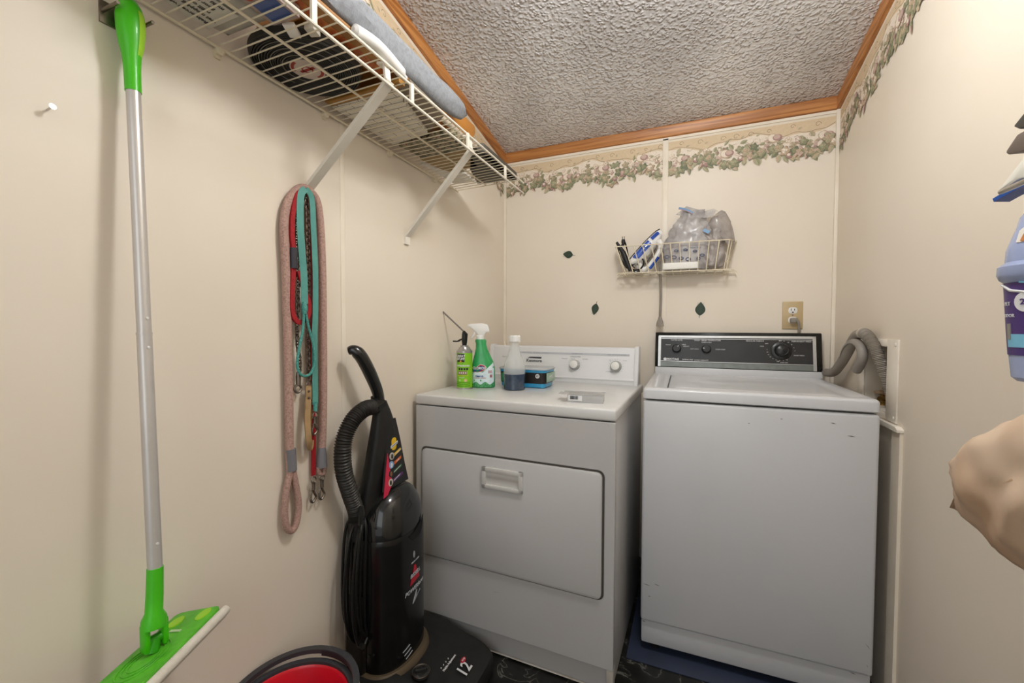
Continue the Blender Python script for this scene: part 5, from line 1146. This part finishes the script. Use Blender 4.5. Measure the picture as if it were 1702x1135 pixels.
text(b, 'slider storage bags', .009, lambda x, y, z: FB2(-.0+x, .118+y, z+.0012), NB); text(b, 'freezer bags', .010, lambda x, y, z: FB(.03+x, .095+y, z+.001), NB)
b.build('printing', None, bg)
tp = c+Vector((.03, 0, .262)); b = MB()
b.grid([[tp+Vector((x, y+.02*math.sin(x*30+j), z+.012*noise.noise(Vector((x*30, j, 0))))) for x, y, z in ((-.085+.02*j, 0, .0-.012*j), (-.04, -.012, .022-.012*j), (.0, -.016, .012-.012*j), (.04, -.01, .008-.014*j), (.075, 0, .012-.014*j), (.095-.01*j, .008, .0-.008*j))] for j in range(4)]); b.build('folded_mouth', FILM, t, sharp=60)
for k, (y_, m_) in enumerate(((.000, mat('zip blue', '#6f97bd', .4)), (-.005, mat('zip pink', '#b98a95', .4)))):
    b = MB(); b.tube(spline([tp+Vector((-.072, -.02, .022+y_)), tp+Vector((-.04, -.026, .010+y_)), tp+Vector((-.012, -.028, -.008+y_))]), .1, flat=(.0045 if k == 0 else .0012, .0012, (0, 1, .1))); b.build('zip_strip', m_, t)
c2 = BW(1186, 444, 2.150)
t = thing('plastic_bag', 'small crumpled grey plastic bag with a knotted top at the right end of the basket', 'bag', c2)
crumple(c2, [(.0, .035, .035, 0), (.02, .045, .042, 0), (.08, .046, .042, 0), (.13, .045, .04, -.002), (.165, .032, .03, -.008), (.19, .018, .018, -.01)], 9, FILM2, 'film', t)
b = MB(); rows = []
for j in range(9):
    v = j/8; cc = c2+Vector((-.015+.09*v, -.012*math.sin(v*3), .195-.095*v*v+.022*math.sin(v*PI))); rr = .012+.030*math.sin(PI*min(1, v*.85+.1))
    rows.append([cc+Vector((rr*.5*math.cos(a)+.006*noise.noise(Vector((a*2, v*6, 1)))-.3*rr*math.sin(a)*-1, rr*.6*math.cos(a), rr*math.sin(a)*(1+.25*math.sin(a*5)))) for a in [2*PI*i/28 for i in range(28)]])
b.grid(rows, True, True); b.build('loose_mouth', FILM2, t, sharp=60)
b = MB(); b.tube([c2+Vector((-.045, -.044, .165)), c2+Vector((-.022, -.046, .150))], .1, flat=(.007, .001, (0, 1, 0))); b.build('zip_strip', mat('zip blue', '#6f97bd', .4), t)
# white box roll
a_, b_ = BW(1100, 447, 2.094), BW(1160, 447, 2.094)
bx = MB(); bx.box((a_.x+.004, 2.091, a_.z-.004), (b_.x, 2.112, a_.z+.026), .003); tag(bx.build('paper_roll', mat('white carton', '#ece9e2', .5)), 'narrow white box lying in front of the plastic bags in the wire basket', 'box')

# ================================================================ things hanging at the right edge
SPX = .497
hk_ = MB(); hk_.box((XR-.006, .82, 1.33), (XR, .88, 1.40), .002); hk_.tube([(XR-.003, .85, 1.385), (SPX-.045, .85, 1.385)], .004, 10); hk_.tube([(SPX-.045, .76, 1.385), (SPX-.045, .93, 1.385)], .004, 10)
tag(hk_.build('wall_rail', CHROME), 'metal rail on the right wall that the sprayers hang from', 'rail')
c = Vector((SPX-.004, .893, 1.087)); rz = math.radians(215)
t = thing('spray_bottle', 'pale blue spray bottle with a purple label, hanging at the right edge', 'spray bottle', c, 0)
LB = mat('periwinkle plastic', '#9aa6c8', .25, coat=.3, var=(12, '#8a97bd', .4)); PUR = mat('purple label', '#47306f', .4, var=(20, '#52397a', .5))
prof = [(0, .030), (.006, .036), (.03, .0385), (.045, .0395), (.05, .040), (.15, .0465), (.155, .052), (.163, .055), (.175, .0545), (.182, .047), (.20, .046), (.215, .042), (.232, .037), (.25, .033), (.262, .026), (.272, .018), (.285, .016), (.300, .016)]
b = MB(); b.lathe([(0, 0)]+prof+[(0, .300)][:0]+[(.0, .300)], c, 44, sx=1, sy=1) if False else b.grid([[Vector((c.x+r*math.cos(2*PI*k/44), c.y+r*math.sin(2*PI*k/44), c.z+z)) for k in range(44)] for z, r in prof], True, True)
bt = b.build('bottle', LB, t)
def rad(z):
    for i in range(len(prof)-1):
        if prof[i][0] <= z <= prof[i+1][0]: return lerp(prof[i][1], prof[i+1][1], (z-prof[i][0])/(prof[i+1][0]-prof[i][0]))
    return .016
A0 = math.atan2(-c.y, -c.x)
def RS(x, y, z):
    r = rad(y); a = A0+x/.045; return Vector((c.x+(r+z+.0008)*math.cos(a), c.y+(r+z+.0008)*math.sin(a), c.z+y))
b = MB(); b.grid([[RS(lerp(-.075, .075, i/28), z, .0002) for i in range(29)] for z in (.040, .08, .12, .150)], m=PUR)
WH_ = PRINTW; CY = mat('cyan print', '#79b9d6', .4)
b.grid([[RS(lerp(-.055, .075, i/24), z, .0008) for i in range(25)] for z in (.052, .072)], m=CY)
b.tube([RS(-.062+.02*i, .148-.010*math.sin(i*.9)-.002*i, .0012) for i in range(8)], .0022, 6, m=WH_); b.tube([RS(-.03+.012*i, .140+.010*math.cos(i*.7), .0012) for i in range(8)], .0015, 6, m=CY)
flat(b, circ(-.022, .120, .015, 20), RS, WH_, .0012); text(b, '2X', .012, lambda x, y, z: RS(-.022+x, .120+y, z+.002), PUR, .0003)
text(b, 'STAIN', .014, lambda x, y, z: RS(.02+x, .10+y, z+.0014), WH_, .0004); text(b, 'PET', .008, lambda x, y, z: RS(-.050+x, .118+y, z+.0012), WH_); text(b, 'ODOR', .007, lambda x, y, z: RS(-.048+x, .10+y, z+.0012), WH_); text(b, 'ELIMINATOR', .008, lambda x, y, z: RS(0+x, .062+y, z+.0016), PUR)
flat(b, rect(-.053, .064, -.046, .088), RS, mat('label photo', '#8d8a80', .5), .0012)
flat(b, [(-.040, .210), (-.020, .208), (-.018, .228), (-.030, .236), (-.042, .228)], RS, mat('white sticker', '#dcd6cc', .4), .0006); flat(b, [(-.034, .211), (-.021, .210), (-.020, .224), (-.032, .222)], RS, mat('orange dog print', '#b9703a', .5), .0012)
b.build('label', None, bt)
HMx = Matrix.Translation(c+Vector((.004, -.004, .292))) @ Matrix.Rotation(math.radians(112), 4, 'Z')
b = MB(); b.prism([(-.02, .0), (.02, .0), (.022, .02), (.045, .022), (.068, .010), (.074, .012), (.060, .030), (.035, .058), (.0, .066), (-.045, .060), (-.04, .035), (-.022, .028)], 'Y', -.013, .013, bev=.004); b.xf(HMx); b.build('trigger_head', mat('ivory plastic', '#ddd8cc', .3), t)
b = MB(); b.tube(spline([(.0, 0, .004), (.035, 0, .012), (.06, 0, .006), (.078, 0, .0)]), .1, flat=(.013, .003, (0, 0, 1))); b.xf(HMx); b.build('blue_trim', mat('royal blue plastic', '#1d4a96', .35), t)
c = Vector((SPX+.002, .905, 1.225)); t = thing('spray_bottle', 'spray bottle with a dark grey brown trigger head, behind the pale blue one', 'spray bottle', c, 0)
b = MB(); b.grid([[Vector((c.x+r*math.cos(2*PI*k/32), c.y+r*math.sin(2*PI*k/32), c.z+z)) for k in range(32)] for z, r in ((.165, .010), (.19, .013), (.225, .014))], True, True); b.build('bottle', mat('smoky plastic', '#5a5652', .3), t)
HMy = Matrix.Translation(Vector((c.x, c.y+.0, c.z+.225))) @ Matrix.Rotation(math.radians(100), 4, 'Z')
b = MB(); b.prism([(-.03, .0), (.045, .0), (.066, .004), (.070, .010), (.050, .030), (.0, .034), (-.03, .03)], 'Y', -.012, .012, bev=.003); b.xf(HMy); b.build('trigger_head', mat('brown grey plastic', '#6e6259', .45), t)
b = MB(); b.prism([(-.03, .036), (.046, .036), (.058, .046), (.030, .066), (-.01, .078), (-.04, .07)], 'Y', -.012, .012, bev=.003); b.xf(HMy); b.build('nozzle_cap', mat('graphite plastic', '#4a4742', .5), t)
# tan cloth bag
c = Vector((.475, .815, .945)); t = thing('cloth_bag', 'crumpled tan cloth bag bulging in from the right edge of the photo', 'bag', c)
TAN = mat('tan cloth', '#d4bca4', .7, var=(7, '#b98f69', .5), bump=(18, .6))
rows = []; n = 84
for j in range(47):
    v = j/46*PI; row = []
    for k in range(n):
        a = 2*PI*k/n; sx_, sy_, sz_ = math.sin(v)*math.cos(a), math.sin(v)*math.sin(a), -math.cos(v)
        p = Vector((sx_*.085, sy_*.165, sz_*.120)); d = noise.noise(p*9+Vector((4, 2, 0)))*.020+noise.noise(p*24)*.008-abs(noise.noise(Vector((p.x*14, p.y*24-p.z*20, 5))))*.012-abs(noise.noise(Vector((p.x*6, p.y*10+p.z*9, p.z*5-p.y*4))))*.045+.012
        p = p*(1+d/.13); p.z += .38*(-p.y) if p.y < 0 else -.18*p.y; p.y += .02*max(0, p.z)*5*.0
        row.append(c+p)
    rows.append(row)
b = MB(); b.grid(rows, True, True); b.build('sack', TAN, t, sharp=80)
b = MB(); fl = [P(1640, 745, 'X', .43), P(1607, 790, 'X', .43), P(1592, 818, 'X', .44), P(1581, 843, 'X', .45)]
fl2 = [P(1690, 800, 'X', .405), P(1640, 820, 'X', .415), P(1622, 840, 'X', .43), P(1614, 856, 'X', .44)]
b.grid([[a.lerp(q, k/5)+Vector((.004*math.sin(k*2), 0, 0)) for k in range(6)] for a, q in zip(fl, fl2)]); fo = b.build('folded_corner', mat('tan cloth edge', '#c29c78', .7, bump=(30, .5)), t)
so = fo.modifiers.new('thickness', 'SOLIDIFY'); so.thickness = .003
b = MB(); b.tube(spline([c+Vector((0, -.10, .12)), c+Vector((.01, -.09, .28)), c+Vector((.03, -.06, .42))]), .1, flat=(.012, .002, (1, 0, 0))); b.build('strap', TAN, t)
hb = MB(); hb.box((XR-.005, .735, 1.33), (XR, .765, 1.39), .001); hb.tube([(XR-.003, .75, 1.37), (.50, .75, 1.36), (.495, .75, 1.375)], .004, 8); tag(hb.build('coat_hook', CHROME), 'small metal hook on the right wall above the tan cloth bag', 'hook')
